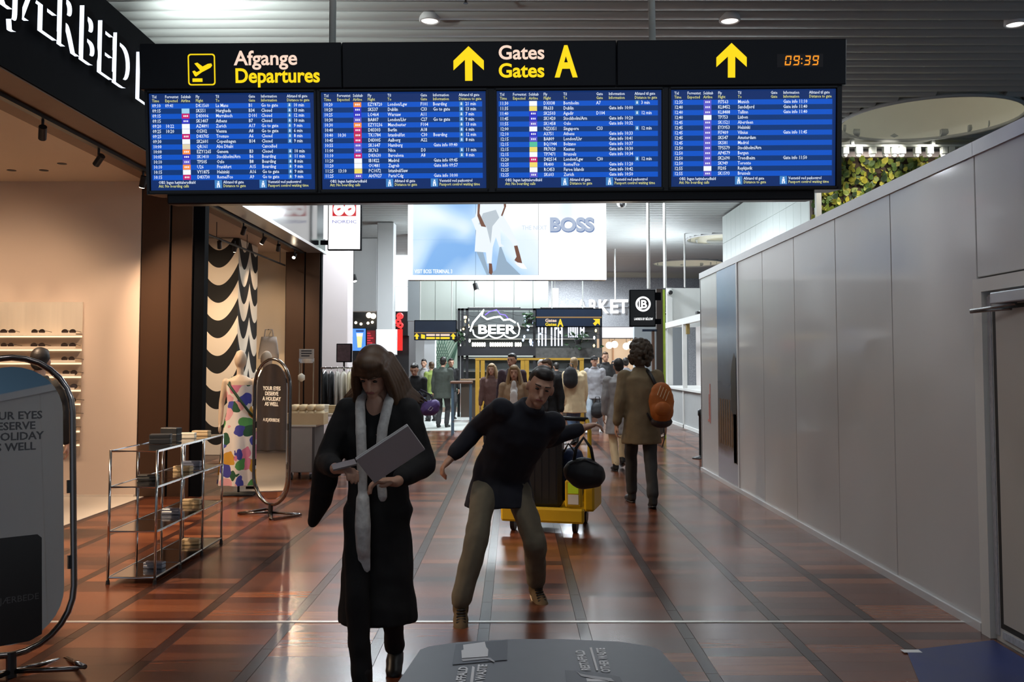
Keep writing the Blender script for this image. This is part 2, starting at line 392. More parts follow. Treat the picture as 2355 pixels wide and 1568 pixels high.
structure(a.build('trim_soffit', mat('soffit_brown', (0.20, 0.115, 0.07), 0.6, var=.1)), 'brown soffit strip under the shop fascia', 'trim')
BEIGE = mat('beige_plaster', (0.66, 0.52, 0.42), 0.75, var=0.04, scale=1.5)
wallbox('ceiling_shop', (-9.5, FX - .66, 1.5, 18.1, 3.80, 3.9), mat('shop_ceiling', (.60, .47, .36), .8, var=.04, scale=1), 'beige ceiling inside the shops')
wallbox('wall_shop_eyewear', (-9.5, -4.52, 11.0, 11.15, 0, 3.80), BEIGE, 'beige plaster wall behind the eyewear shelves')
wallbox('wall_shop_side', (-9.6, -9.5, 1.5, 18.1, 0, 3.9), BEIGE, 'beige side wall deep inside the shops')
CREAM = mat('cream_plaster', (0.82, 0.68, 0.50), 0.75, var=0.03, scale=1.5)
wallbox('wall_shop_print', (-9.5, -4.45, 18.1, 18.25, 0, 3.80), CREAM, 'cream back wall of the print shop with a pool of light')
a = MB(); a.box(-9.4, -4.53, 10.97, 10.998, 0, .03); structure(a.build('baseboard_eyewear', mat('base_light', (.7, .6, .5), .5)), 'pale skirting under the eyewear wall', 'baseboard')
def pillar(Y, xs, label):
    t = thing('pillar', label, 'pillar', (0, Y, 0), kind='structure')
    a = MB(); a.box(xs[0], xs[-1] - .002, .02, .16, 0, FZ0); a.build('core', BLACK, t)
    for x0, x1 in zip(xs[:-2], xs[1:-1]):
        a = MB(); a.bbox(x0 + .012, x1 - .012, 0, .03, 0, FZ0 - .002, .004); a.build('panel', BRONZE, t)
    return t
pillar(11.0, (-4.52, -4.16, -3.88, -3.75), 'bronze clad shop pillar beside the beige eyewear wall')
pillar(17.8, (-4.47, -4.09, -3.79, -3.77), 'bronze clad shop pillar behind the mirror and price stand')
# ---- letters A.KJÆRBEDE: black faces, lit edges
lt = thing('fascia_lettering', 'large black letters reading A.KJÆRBEDE with white glowing edges', 'shop sign', (FX, 0, 0))
EDGE = glow('letter_edge', (0.80, 0.88, 1.0), 1.6); LFACE = mat('letter_face', (.003, .003, .004), .8, var=0, spec=.02)
adv = 5.35
LH = 0.45; size = LH / 0.682
def char_w(ch):
    b = MB(); text_into(b, ch, size, Matrix.Identity(4), bold=.004); return .84 * max(v[0] for v in b.v)
ycur = 9.10
glyphs = "A.KJÆRBEDE"
# widths measured from the end: the D ends at Y = 9.10 and the final E follows behind the board
pos = {}; yy = 8.62
for ch_i in range(8, -1, -1):
    w_ = char_w(glyphs[ch_i]); yy -= w_ ; pos[ch_i] = yy; yy -= 0.035
pos[9] = 8.62 + 0.13
for i, ch in enumerate(glyphs):
    b = MB(); text_into(b, ch, size, plane_T((0.075, pos[i], 4.18), (0, 1, 0), (0, 0, 1)), extrude=.019, bold=.007, res=6, squeeze=.84)
    for k, f in enumerate(b.f):
        p0, p1, p2 = (Vector(b.v[j]) for j in f[:3]); nrm = (p1 - p0).cross(p2 - p0)
        if nrm.length > 0 and abs(nrm.normalized().x) < .6: b.m[k] = 1
    b.build('letter', [LFACE, EDGE], lt)
# track and spotlights under the fascia
SPOTM = mat('black_lamp', (.012, .012, .013), .4)
for nm, y0, y1, lb in (('lighting_track', 2.0, 10.9, 'black lighting track under the eyewear fascia'), ('lighting_track', 11.3, 17.7, 'black lighting track under the glossy fascia')):
    a = MB(); a.box(-.03, .03, y0, y1, -.035, 0); tag(a.build(nm, SPOTM, loc=(-4.12, 0, FZ0 - .012)), lb, 'track', 'lighting tracks')
sp_lens = glow('spot_lens', (1.0, .82, .6), 30)
def spotlamp(loc, aim, label, energy=40, spot=70, group='track spotlights', col=WARM, soft=.03):
    if group == 'ceiling spotlights in the shops':
        t = thing('recessed_spotlight', label, 'spotlight', loc, 0, group)
        a = MB(); a.lathe([(.036, -.004), (.05, -.004), (.05, .0), (.036, .0)], 16); a.build('trim_ring', SPOTM, t)
        a = MB(); a.lathe([(.001, -.002), (.034, -.002), (.034, -.001), (.001, -.001)], 14); a.build('lens', glow('recessed_lens', (1.0, .82, .6), 4), t)
        light('SPOT', 'spot_beam', Vector(loc) + Vector((0, 0, -.02)), energy=energy, color=col, size=soft, spot=spot, blend=.7, aim=aim); return t
    t = thing('track_spotlight', label, 'spotlight', loc, 0, group)
    d = (Vector(aim) - Vector(loc)).normalized(); c = Vector((0, 0, -.12))
    a = MB(); a.cyl((0, 0, 0), (0, 0, -.09), .012); a.build('stem', SPOTM, t)
    a = MB(); a.cyl(c - d * .07, c + d * .06, .034, .034, 14); a.build('housing', SPOTM, t, False)
    a = MB(); a.cyl(c + d * .061, c + d * .064, .028, .028, 14); a.build('lens', sp_lens, t)
    light('SPOT', 'spot_beam', Vector(loc) + c + d * .075, energy=energy, color=col, size=soft, spot=spot, blend=.7, aim=aim)
    return t
def track_y(px): return 4.12 * F / (CX - px)
for px, lb, aim in ((85, 'black track spotlight nearest the camera under the eyewear fascia', (-5.6, 10.6, 1.2)), (217, 'second black track spotlight under the eyewear fascia', (-6.8, 10.9, 1.4)), (321, 'track spotlight at the edge of the departures board', (-5.0, 10.9, 1.0))):
    Y = track_y(px); spotlamp((-4.12, Y, FZ0 - .047), aim, lb, 120)
for px, lb, aim in ((556, 'first track spotlight above the scalloped curtain', (-5.4, 15.6, 1.5)), (602, 'second track spotlight above the scalloped curtain', (-5.2, 15.2, 2.0)), (637, 'third track spotlight under the glossy fascia', (-5.0, 17.9, 1.8)), (675, 'last track spotlight under the glossy fascia', (-4.4, 13.0, .6))):
    Y = min(17.4, track_y(px)); spotlamp((-4.12, Y, FZ0 - .047), aim, lb, 110)
# shop interior ceiling spots (warm wash over the beige wall, the shop floors and the first metres of parquet)
for X, Y, aim, e, lb in ((-5.6, 8.0, (-6.3, 11, 1.5), 190, 'ceiling spotlight washing the eyewear shelves'), (-7.2, 8.0, (-7.4, 11, 1.4), 190, 'ceiling spotlight deep in the eyewear shop'), (-5.0, 5.0, (-3.2, 6.4, 0), 1000, 'ceiling spotlight aimed at the parquet by the round mirror'), (-5.0, 7.4, (-2.9, 8.2, 0), 1000, 'ceiling spotlight aimed at the chrome rack'),
    (-5.0, 10.0, (-2.6, 10.6, .4), 800, 'ceiling spotlight aimed at the pill shaped mirror'), (-5.3, 13.4, (-5.2, 16.2, 1.6), 320, 'ceiling spotlight washing the scalloped curtain'), (-4.9, 16.6, (-5.0, 18.1, 1.9), 320, 'ceiling spotlight making a pool of light on the cream wall'), (-4.7, 13.6, (-3.2, 12.4, .6), 170, 'ceiling spotlight above the tray table')):
    spotlamp((X, Y, 3.80), aim, lb, e, 75, 'ceiling spotlights in the shops')
for i, X in enumerate((-5.38, -5.75, -6.15)):
    spotlamp((X, 10.35, 3.80), (X, 10.97, 1.7), ['narrow ceiling spotlight over the end of the eyewear shelves', 'narrow ceiling spotlight over the middle of the eyewear shelves', 'narrow ceiling spotlight over the far part of the eyewear shelves'][i], 70, 26, 'ceiling spotlights in the shops')
# uplights on top of the fascia, brightening the slats
for i, Y in enumerate((8.0, 10.1, 12.4)):
    t = thing('fascia_uplight', ['small uplight on the fascia top above the letters', 'small bright uplight at the corner of the black fascia top', 'small uplight on the glossy fascia top, hidden behind the board'][i], 'uplight', (FX - .1, Y, FZ1), 0, 'uplights on the fascia')
    a = MB(); a.box(-.06, .06, -.06, .06, 0, .05); a.build('housing', SPOTM, t)
    a = MB(); a.box(-.05, .05, -.05, .05, .051, .056); a.build('lens', glow('uplight_lens', (1, .97, .92), 25), t)
    light('SPOT', 'uplight_beam', (FX - .1, Y, FZ1 + .07), energy=420, color=(.93, 1, .97), size=.05, spot=125, blend=.8, aim=(FX + .5, Y + 1.5, 5.9))

# ---- construction hoarding on the right
HX, HH = 2.80, 2.93
PAN = mat('hoarding_panel', (0.57, 0.56, 0.55), 0.34, 0.05, var=0.03, scale=3, stretch=(1, 1, .3), coat=.35)
TRIMW = mat('hoarding_trim', (0.66, 0.66, 0.67), 0.35, 0.2, var=0.04)
hw = MB(); hw.box(HX + .05, HX + .16, -3, 4.42, 0, HH); hw.box(HX + .05, HX + .16, 5.50, 13.66, 0, HH); hw.box(HX + .05, HX + .16, 4.42, 5.50, 2.10, HH); hw.box(HX + .16, 7.5, 13.5, 13.66, 0, HH)
hoard = structure(hw.build('wall_right', mat('hoarding_core', (.25, .25, .26), .7)), 'smooth light grey panel hoarding along the concourse', 'wall')
edges = [13.70, 12.58, 11.44, 10.26, 9.10, 7.92, 6.75, 5.50]
for y1, y0 in zip(edges[:-1], edges[1:]):
    a = MB(); a.bbox(HX, HX + .05, y0 + .004, y1 - .004, .05, HH - .07, .004); a.build('panel', PAN, hoard)
a = MB(); a.bbox(HX, HX + .05, 4.42, 5.496, 2.115, HH - .07, .004); a.build('panel', PAN, hoard)
for y0, y1 in ((3.3, 4.416), (2.1, 3.296), (.9, 2.096), (-.3, .896), (-1.5, -.304), (-2.9, -1.504)):
    a = MB(); a.bbox(HX, HX + .05, y0, y1, .05, HH - .07, .004); a.build('panel', PAN, hoard)
a = MB(); a.box(HX - .012, HX + .17, 5.5, 13.71, HH - .075, HH + .012); a.box(HX - .012, HX + .17, -3, 5.496, HH - .075, HH + .012); a.build('top_cap', TRIMW, hoard)
a = MB(); a.box(HX - .02, HX + .05, 5.53, 13.70, .0, .05); a.box(HX - .02, HX + .05, -3, 4.40, .0, .05); a.build('floor_channel', TRIMW, hoard)
a = MB(); a.box(HX, HX + 1.2, 13.66, 13.72, 0.03, HH - .07); a.build('end_panel', PAN, hoard)
a = MB(); a.box(HX - .01, HX, 11.40, 11.46, .05, HH - .07); a.build('joint_cover', TRIMW, hoard)
# door in the hoarding
dr = thing('door_1', 'white site door with closer in the grey hoarding', 'door', (HX, 0, 0), kind='structure')
DRW = mat('door_white', (.50, .46, .41), .45, var=.03); FRM = mat('door_frame_white', (.68, .66, .62), .4, var=.03)
a = MB(); a.box(-.03, .10, 5.40, 5.50, 0, 2.10); a.box(-.03, .10, 4.42, 4.50, 0, 2.10); a.box(-.03, .10, 4.50, 5.40, 2.02, 2.10); a.build('door_frame', FRM, dr)
FILM = mat('printed_film', (.42, .43, .46), .35, var=.5, scale=30, stretch=(1, 4, 1))
a = MB(); a.box(-.006, -.001, 5.345, 5.385, 0.03, 1.99); a.build('protective_film', FILM, dr)
a = MB(); a.box(0.0, .06, 4.52, 5.385, 0.0, 2.0); lf = a.build('leaf', FRM, dr)
a = MB(); a.box(-.004, -.001, 4.50, 5.33, .08, 1.93); a.build('gasket', mat('gasket', (.015, .014, .012), .6), lf)
a = MB(); a.box(-.010, -.004, 4.50, 5.285, .115, 1.905); a.build('door_panel', DRW, lf)
a = MB(); a.box(-.012, -.002, 4.6, 5.30, .03, .07); a.build('printed_tape', FILM, lf)
a = MB(); a.bbox(-.075, -.01, 4.85, 5.22, 1.935, 2.0, .006); cl = a.build('door_closer', mat('closer_silver', (.42, .44, .48), .35, .5), dr)
a = MB(); a.box(-.078, -.008, 4.79, 4.85, 1.935, 2.0); a.build('end_cap', mat('closer_cap', (.16, .17, .19), .4), cl)
a = MB(); a.tube([(-.045, 5.0, 1.925), (-.075, 5.2, 1.915), (-.085, 5.42, 1.91)], .009, 6); a.tube([(-.03, 5.08, 1.90), (-.085, 5.42, 1.90)], .008, 6); a.build('closer_arm', mat('closer_arm', (.22, .22, .22), .3, .8), cl)
# photo poster panel on the hoarding
ps = thing('poster', 'tall photo poster of a dark silhouette under a blue sky on the hoarding', 'poster', (HX - .004, 0, 0))
a = MB(); a.box(-.003, 0, 11.47, 12.55, .06, HH - .08)
def poster_mat():
    m = bpy.data.materials.new('poster_print'); m.use_nodes = True; nt = m.node_tree; N = nt.nodes; L = nt.links; p = N['Principled BSDF']; p.inputs['Roughness'].default_value = .25
    tc = N.new('ShaderNodeTexCoord'); sx = N.new('ShaderNodeSeparateXYZ'); L.new(tc.outputs['Object'], sx.inputs[0])
    nz = N.new('ShaderNodeTexNoise'); nz.inputs['Scale'].default_value = 1.6; L.new(tc.outputs['Object'], nz.inputs['Vector'])
    ad = N.new('ShaderNodeMath'); ad.operation = 'MULTIPLY_ADD'; ad.inputs[1].default_value = .25; L.new(nz.outputs['Fac'], ad.inputs[0]); L.new(sx.outputs['Z'], ad.inputs[2])
    mr = N.new('ShaderNodeMapRange'); mr.inputs[1].default_value = .1; mr.inputs[2].default_value = 3.0; L.new(ad.outputs[0], mr.inputs[0])
    cr = N.new('ShaderNodeValToRGB'); e = cr.color_ramp.elements; e[0].position = 0; e[0].color = (.32, .31, .36, 1); e[1].position = 1; e[1].color = (.10, .26, .52, 1)
    for q, c in ((.13, (.30, .30, .36, 1)), (.18, (.06, .035, .02, 1)), (.30, (.10, .05, .02, 1)), (.38, (.05, .055, .07, 1)), (.55, (.12, .17, .24, 1)), (.68, (.25, .36, .48, 1))):
        z = e.new(q); z.color = c
    L.new(mr.outputs[0], cr.inputs[0]); L.new(cr.outputs[0], p.inputs['Base Color']); return m
a.build('print', poster_mat(), ps)
b = MB(); b.prism([(11.50, .34), (11.66, .34), (11.66, .9), (11.78, 1.0), (11.78, 1.45), (11.70, 1.62), (11.60, 1.72), (11.5, 1.66)], .002, Matrix(((0, -1, 0, -.0045), (1, 0, 0, 0), (0, 0, 1, 0), (0, 0, 0, 1))))
b.build('silhouette', mat('poster_dark', (.012, .011, .014), .3), ps)
b = MB(); b.box(-.0065, -.0045, 11.48, 11.66, .33, .95); b.build('timber_post', mat('poster_rust', (.05, .025, .012), .4), ps)
for i in range(6):
    b = MB(); b.box(-.0058, -.0043, 11.72 + .13 * i, 11.77 + .13 * i, .52, 1.12); b.build('railing_bar', mat('poster_bar', (.16, .075, .018), .4), ps)
# red tape scrap on the hoarding end and the chain
b = MB(); b.box(-.004, 0, 13.05, 13.10, .74, 1.30); b.box(-.004, 0, 13.12, 13.22, .76, .79); b.box(-.005, -.001, 13.12, 13.15, .78, 1.15)
tag(b.build('tape_scrap', mat('red_tape', (.62, .22, .18), .5, var=.4, scale=25), loc=(HX - .001, 0, 0)), 'torn red and white tape stuck to the hoarding end', 'tape')
# blue floor sheet
b = MB(); b.add([(1.62, 3.3, .002), (2.72, 3.3, .002), (2.76, 5.35, .002), (2.18, 5.16, .002), (1.62, 3.3, .006), (2.72, 3.3, .006), (2.76, 5.35, .006), (2.18, 5.16, .006)], [(3, 2, 1, 0), (4, 5, 6, 7), (0, 1, 5, 4), (1, 2, 6, 5), (2, 3, 7, 6), (3, 0, 4, 7)])
fm = tag(b.build('floor_mat', mat('blue_sheet', (.015, .028, .13), .38, var=.5, scale=2.5, rvar=.1)), 'blue protective sheet on the floor in front of the site door', 'floor mat')
b = MB(); b.box(2.15, 2.25, 5.12, 5.17, .0062, .0072); b.build('tape_corner', mat('white_tape', (.8, .8, .8), .5), fm)
# ================================================================ DEPARTURES BOARD
BY = 6.1; BS = 344.0
bd = thing('departures_board', 'long black hanging departures board with four blue flight screens', 'information board', (0, BY, wz(462, BY)))
bd.rotation_euler = (rad(5.4), rad(-0.42), 0)
def bx_(px): return (px - CX) / BS
def bz_(py): return (462 - py) / BS
BOARD = mat('board_black', (.005, .006, .009), .3, var=.15, scale=2, spec=.3); BEZ = mat('bezel_black', (.003, .003, .004), .22, var=0)
YEL = glow('sign_yellow', (1.0, .72, 0.0), 1.0); PEACH = glow('sign_peach', (.95, .70, .56), 1.0); SCRW = glow('screen_white', (.80, .88, 1.0), 1.0); SCRY = glow('screen_yellow', (.85, .84, .28), .85)
a = MB(); a.bbox(bx_(322), bx_(787), 0, .3, bz_(200), bz_(96), .006); a.build('header_panel', BOARD, bd)
a = MB(); a.bbox(bx_(788.5), bx_(1420), 0, .3, bz_(200), bz_(96), .006); a.build('header_panel', BOARD, bd)
a = MB(); a.bbox(bx_(1421.5), bx_(1950), 0, .3, bz_(200), bz_(96), .006); a.build('header_panel', BOARD, bd)
a = MB(); a.box(bx_(328), bx_(1944), .03, .28, bz_(440), bz_(200)); a.build('screen_housing', BEZ, bd)
a = MB(); a.bbox(bx_(368), bx_(1888), .08, .26, 0, bz_(437), .01); a.build('cable_channel', BOARD, bd)
for k, px in enumerate((757, 1511)):
    a = MB(); a.cyl((bx_(px), .15, bz_(96)), (bx_(px), .45, bz_(96) + 2.3), .024, .024, 14)
    a.cyl((bx_(px), .15, bz_(97)), (bx_(px), .152, bz_(97) + .015), .045, .045, 14); a.build('suspension_tube', mat('tube_white', (.55, .57, .54), .4), bd, True)
def bT(px, py, d=-.003): return plane_T((bx_(px), d, bz_(py)), (1, 0, 0), (0, 0, 1))
def btext(nm, body, px, py, capx, m, parent=bd, bold=.012, squeeze=1.0, w=None, d=-.003):
    b = MB(); sz = capx / BS / .70; text_into(b, body, sz, Matrix.Identity(4), bold=bold * sz, res=5)
    if w: squeeze = (w / BS) / (max(v[0] for v in b.v) - min(v[0] for v in b.v))
    b = MB(); text_into(b, body, sz, bT(px, py, d), bold=bold * sz, res=5, squeeze=squeeze); return b.build(nm, m, parent)
btext('lettering', 'Afgange', 541, 146, 32, PEACH, w=146, bold=.02)
btext('lettering', 'Departures', 541, 186, 32, YEL, w=194, bold=.025)
btext('lettering', 'Gates', 1148, 137, 31, PEACH, w=105, bold=.02)
btext('lettering', 'Gates', 1148, 178, 31, YEL, w=105, bold=.025)
btext('gate_letter', 'A', 1281, 177, 69, YEL, w=53, bold=.03)
def flat(nm, pts, m, parent, T, d=.004):
    b = MB(); n = len(pts); o_ = [T @ Vector((x, y, 0)) for x, y in pts]; b.add(o_, [tuple(range(n))]); return b.build(nm, m, parent)
def bpts(l, d=-.003): return [(bx_(x), d, bz_(y)) for x, y in l]
def bflat(nm, l, m, parent=bd, d=-.003, hole=None):
    b = MB(); v = bpts(l, d); b.add(v, [tuple(range(len(v) - 1, -1, -1))]); return b.build(nm, m, parent)
for ax, ay in ((1080, 107), (1685, 104)):
    L_ = [(0, 0), (35, 33), (35, 55), (8.5, 31), (8.5, 79), (-8.5, 79), (-8.5, 31), (-35, 55), (-35, 33)]
    bflat('arrow', [(ax + x, ay + y) for x, y in L_], YEL)
# plane pictogram
def rrect(x0, y0, x1, y1, r, n=5):
    o_ = []
    for cx_, cy_, a0 in ((x1 - r, y0 + r, -90), (x1 - r, y1 - r, 0), (x0 + r, y1 - r, 90), (x0 + r, y0 + r, 180)):
        for i in range(n + 1):
            t_ = rad(a0 + 90 * i / n); o_.append((cx_ + r * math.cos(t_), cy_ + r * math.sin(t_)))
    return o_
o1 = bpts(rrect(434, 120, 497, 192, 7)); o2 = bpts(rrect(437, 123, 494, 189, 5)); n_ = len(o1)
b = MB(); b.add(o1 + o2, [(i, i + n_, (i + 1) % n_ + n_, (i + 1) % n_) for i in range(n_)]); b.build('pictogram_border', YEL, bd)
bflat('plane_pictogram', [(449, 142), (456, 140), (468, 149), (480, 143), (488, 142), (490, 147), (486, 152), (466, 162), (452, 172), (449, 170), (444, 160), (449, 158), (454, 162), (462, 158)], YEL)
bflat('runway_pictogram', [(444, 176), (467, 176), (467, 184), (444, 184)], YEL)
# clock, seven segment digits
CLK = glow('clock_orange', (1.0, .33, .012), 1.0)
bflat('clock_window', [(1790, 130), (1896, 130), (1896, 160), (1790, 160)], mat('clock_dark', (.012, .009, .010), .3, var=0), d=-.001)
SEG = {'0': 'abcdef', '9': 'abcdfg', '3': 'abcdg'}
def digit(ch, px, py, w=14, h=22, t=3.0):
    b = MB(); S = {'a': [(1, 0), (w, 0), (w - t, t), (t, t)], 'd': [(t, h - t), (w - t, h - t), (w - 1, h), (0, h)], 'g': [(t * .6, h / 2), (t, h / 2 - t / 2), (w - t, h / 2 - t / 2), (w - t * .6, h / 2), (w - t, h / 2 + t / 2), (t, h / 2 + t / 2)],
         'f': [(0, 1), (t, t), (t, h / 2 - t / 2), (0, h / 2 - 1)], 'e': [(0, h / 2 + 1), (t, h / 2 + t / 2), (t, h - t), (0, h - 1)], 'b': [(w, 1), (w, h / 2 - 1), (w - t, h / 2 - t / 2), (w - t, t)], 'c': [(w, h / 2 + 1), (w, h - 1), (w - t, h - t), (w - t, h / 2 + t / 2)]}
    for s_ in SEG[ch]:
        pts = bpts([(px + x + (h - y) * .12, py + y) for x, y in S[s_]]); b.add(pts, [tuple(range(len(pts)))])
    return b.build('clock_digit', CLK, bd)
for ch, px in zip('0939', (1807, 1826, 1851, 1870)): digit(ch, px, 134)
b = MB()
for y_ in (140, 150):
    pts = bpts([(1845, y_), (1848, y_), (1848, y_ + 3), (1845, y_ + 3)]); b.add(pts, [(0, 1, 2, 3)])
b.build('clock_colon', CLK, bd)
# screens
ROWL = glow('row_light_blue', (0.0, .085, .56), 1.0); ROWD = glow('row_dark_blue', (0.0, .032, .17), 1.0); NAVY = glow('screen_navy', (0.001, .022, .13), 1.0)
LOGO = {'b': glow('logo_blue', (.03, .03, .55), 1), 'p': glow('logo_purple', (.12, .10, .60), 1), 'w': glow('logo_white', (.95, .97, 1), 1), 'm': glow('logo_magenta', (.60, .01, .15), 1), 'o': glow('logo_orange', (1, .28, .06), 1), 'y': glow('logo_yellow', (.9, .72, .15), 1), 'c': glow('logo_cyan', (.35, .65, .85), 1), 'g': glow('logo_green', (.10, .55, .35), 1), 't': glow('logo_cream', (.75, .66, .45), 1), 'r': glow('logo_red', (.60, .03, .08), 1)}
S1 = """09:10|09:41||DK1560|La Mans|B1|Go to gate|10
09:15||c|SK551|Hurghada|B34|Closed|13
09:15||m|D83006|Marrakech|D101|Closed|12
09:15||b|SK1407|Athens|B7|Closed|10
09:20|10:22|w|AZ4891|Zurich|A17|Go to gate|9
09:25|10:20|w|OS302|Vienna|A8|Go to gate|6
09:25||m|D83705|Tromso|A6|Closed|8
09:30||w|SK2601|Copenhagen|B14|Closed|9
10:00||t|QR161|Abu Dhabi||Cancelled|
10:00||o|EZY1265|Geneva|B3|Closed|10
10:05||b|SK1410|Stockholm/Arn|B6|Boarding|11
10:10||p|TP505|Oslo|B8|Boarding|8
10:10||o|U26|Frankfurt|A15|Boarding|9
10:15||w|VY1875|Helsinki|A16|Go to gate|9
10:15||m|D83730|Rome/Fco|A9|Go to gate|9"""
S2 = """10:20||o|EZY8720|London/Lgw|F101|Boarding|21
10:20||b|SK537|Dublin|C33|Go to gate|13
10:25||b|LO464|Warsaw|A11||7
10:30||p|BA807|London/Lhr|C27|Go to gate|9
10:30||o|EZY3236|Manchester|F104||13
10:40||m|D83303|Berlin|A18||6
10:40|10:30|r|TK1784|Istanbul/Ist|C30|Boarding|12
10:45||m|D83005|Aalborg|A22||8
10:55||p|SK1647|Hamburg||Gate info 09:40|
11:00||p|SK763|Nice|D3||11
11:10||m|D83630|Barcelona|A8||8
11:20||w|IB1822|Madrid||Gate info 09:45|
11:20||w|OU481|Zagreb||Gate info 09:57|
11:25|13:10|y|PC1072|Istanbul/Saw|||
11:25||p|AH7027|Paris/Cdg||Gate info 10:00|"""
S3 = """11:30||w|DX038|Bornholm|A7||3
11:35||y|FR633|Dublin||Gate info 10:00|
11:40||b|SK2503|Agadir|D104||12
11:45||b|SK1420|Stockholm/Arn||Gate info 10:20|
11:55||p|SK1458|Oslo||Gate info 10:32|
12:00||w|NZ3351|Singapore|C33||12
12:10||b|A3751|Athens||Gate info 10:33|
12:15||p|BA809|London/Lhr||Gate info 10:41|
12:15||g|BQ1944|Bolzano||Gate info 10:37|
12:15||y|FR7020|Kaunas||Gate info 10:30|
12:15||w|TP7471|Brussels||Gate info 10:34|
12:20||m|D82514|London/Lgw|C30||12
12:25||y|FR400|Rome/Fco||Gate info 11:20|
12:25||w|RC453|Faroe Islands||Gate info 10:42|
12:25||p|SK603|Zurich||Gate info 10:50|"""
S4 = """12:35||p|FI7563|Munich||Gate info 11:10|
12:40||p|KL8452|Sandefjord||Gate info 11:40|
12:40||p|KL8488|Tallinn||Gate info 11:40|
12:40||w|TP753|Lisbon|||
12:45||p|SK1521|Aberdeen|||
12:45||p|EY3953|Helsinki|||
12:45||p|FI7409|Vilnius||Gate info 11:45|
12:45||p|SK547|Amsterdam|||
12:45||p|SK581|Madrid|||
12:50||p|TP5579|Stockholm/Arn|||
12:50||p|AP4579|Bergen|||
12:50||p|SK2690|Trondheim||Gate info 11:50|
12:50||p|SK949|Toronto|||
12:55||w|FI205|Reykjavik|||
12:55||p|SK1593|Brussels|||"""
HEADS = [('Tid', 'Time'), ('Forventet', 'Expected'), ('Selskab', 'Airline'), ('Fly', 'Flight'), ('Til', 'To'), ('Gate', 'Gate'), ('Information', 'Information'), ('Afstand til gate', 'Distance to gate')]
COLX = (7, 37, 74, 108, 154, 230, 259, 319)
ROW0, RP = 32.0, 11.75
def bq(b, x0, y0, x1, y1, d): b.add(bpts([(x0, y0), (x1, y0), (x1, y1), (x0, y1)], d), [(3, 2, 1, 0)])
for data, L0, lb in ((S1, 339, 'blue flight screen listing departures before 10:20'), (S2, 737, 'blue flight screen listing London, Dublin and Warsaw first'), (S3, 1144, 'blue flight screen starting with Bornholm'), (S4, 1548, 'blue flight screen starting with Munich')):
    T0 = 208; Wd, Ht = 381, 223
    b = MB(); bq(b, L0, T0, L0 + Wd, T0 + Ht, .027); scr = b.build('screen', NAVY, bd); scr['label'] = lb
    b = MB(); c = MB()
    rows = [r.split('|') for r in data.split('\n')]
    for i in range(15):
        y0 = T0 + ROW0 - 8.8 + RP * i; b.cm = i % 2; bq(b, L0 + 4, y0, L0 + Wd - 8, y0 + RP, .026)
    b.build('row_bands', [ROWL, ROWD], scr)
    white = MB(); yel = MB(); tsz = 11.2 / BS; hs = 9.6 / BS
    keys = list(LOGO); lg = MB(); icon = MB()
    for k, (h1, h2) in enumerate(HEADS):
        text_into(white, h1, hs, bT(L0 + COLX[k], T0 + 11, .0245), bold=.008 * hs, res=1, squeeze=.82); text_into(yel, h2, hs, bT(L0 + COLX[k], T0 + 20, .0245), bold=.008 * hs, res=1, squeeze=.82)
    for i, r in enumerate(rows):
        yb = T0 + ROW0 + RP * i
        vals = [r[0], r[1], '', r[3], r[4], r[5], r[6]]
        for k, v in enumerate(vals):
            if v: text_into(white, v, tsz, bT(L0 + COLX[k], yb, .0245), bold=.012 * tsz, res=1, squeeze=.80)
        if r[7]:
            text_into(white, r[7] + ' min', tsz, bT(L0 + COLX[7] + 15, yb, .0245), bold=.012 * tsz, res=1, squeeze=.80)
            x_ = L0 + COLX[7] + 1; bq(icon, x_, yb - 8.6, x_ + 9.5, yb + 1.6, .0255); bq(white, x_ + 3.6, yb - 7, x_ + 6, yb - 4.8, .025); bq(white, x_ + 3, yb - 4.4, x_ + 6.6, yb - 1, .025)
        if r[2]:
            lg.cm = keys.index(r[2]); bq(lg, L0 + COLX[2] + 1, yb - 8.8, L0 + COLX[2] + 19, yb + 2.4, .0252)
            if r[2] in 'bpomr':
                lg.cm = keys.index('w')
                for q_ in range(3): bq(lg, L0 + COLX[2] + 5 + q_ * 4, yb - 5.4, L0 + COLX[2] + 7.4 + q_ * 4, yb - 1.4, .0249)
    text_into(white, 'OBS: Ingen højttalerudkald', hs, bT(L0 + 18, T0 + 208, .0245), bold=.01 * hs, res=1, squeeze=.82); text_into(yel, 'Att: No boarding calls', hs, bT(L0 + 18, T0 + 216.5, .0245), bold=.01 * hs, res=1, squeeze=.82)
    text_into(white, 'Afstand til gate', hs, bT(L0 + 168, T0 + 208, .0245), bold=.01 * hs, res=1, squeeze=.82); text_into(yel, 'Distance to gate', hs, bT(L0 + 168, T0 + 216.5, .0245), bold=.01 * hs, res=1, squeeze=.82)
    text_into(white, 'Ventetid ved paskontrol', hs, bT(L0 + 272, T0 + 208, .0245), bold=.01 * hs, res=1, squeeze=.82); text_into(yel, 'Passport control waiting time', hs, bT(L0 + 272, T0 + 216.5, .0245), bold=.01 * hs, res=1, squeeze=.82)
    for x_ in (148, 252):
        bq(icon, L0 + x_, T0 + 200, L0 + x_ + 17, T0 + 219, .0255)
        bq(white, L0 + x_ + 7, T0 + 202.5, L0 + x_ + 10.5, T0 + 206, .025); bq(white, L0 + x_ + 5.5, T0 + 206.6, L0 + x_ + 11.5, T0 + 212, .025); bq(white, L0 + x_ + 5, T0 + 212, L0 + x_ + 7.6, T0 + 217.5, .025); bq(white, L0 + x_ + 9.4, T0 + 212, L0 + x_ + 12.4, T0 + 217, .025)
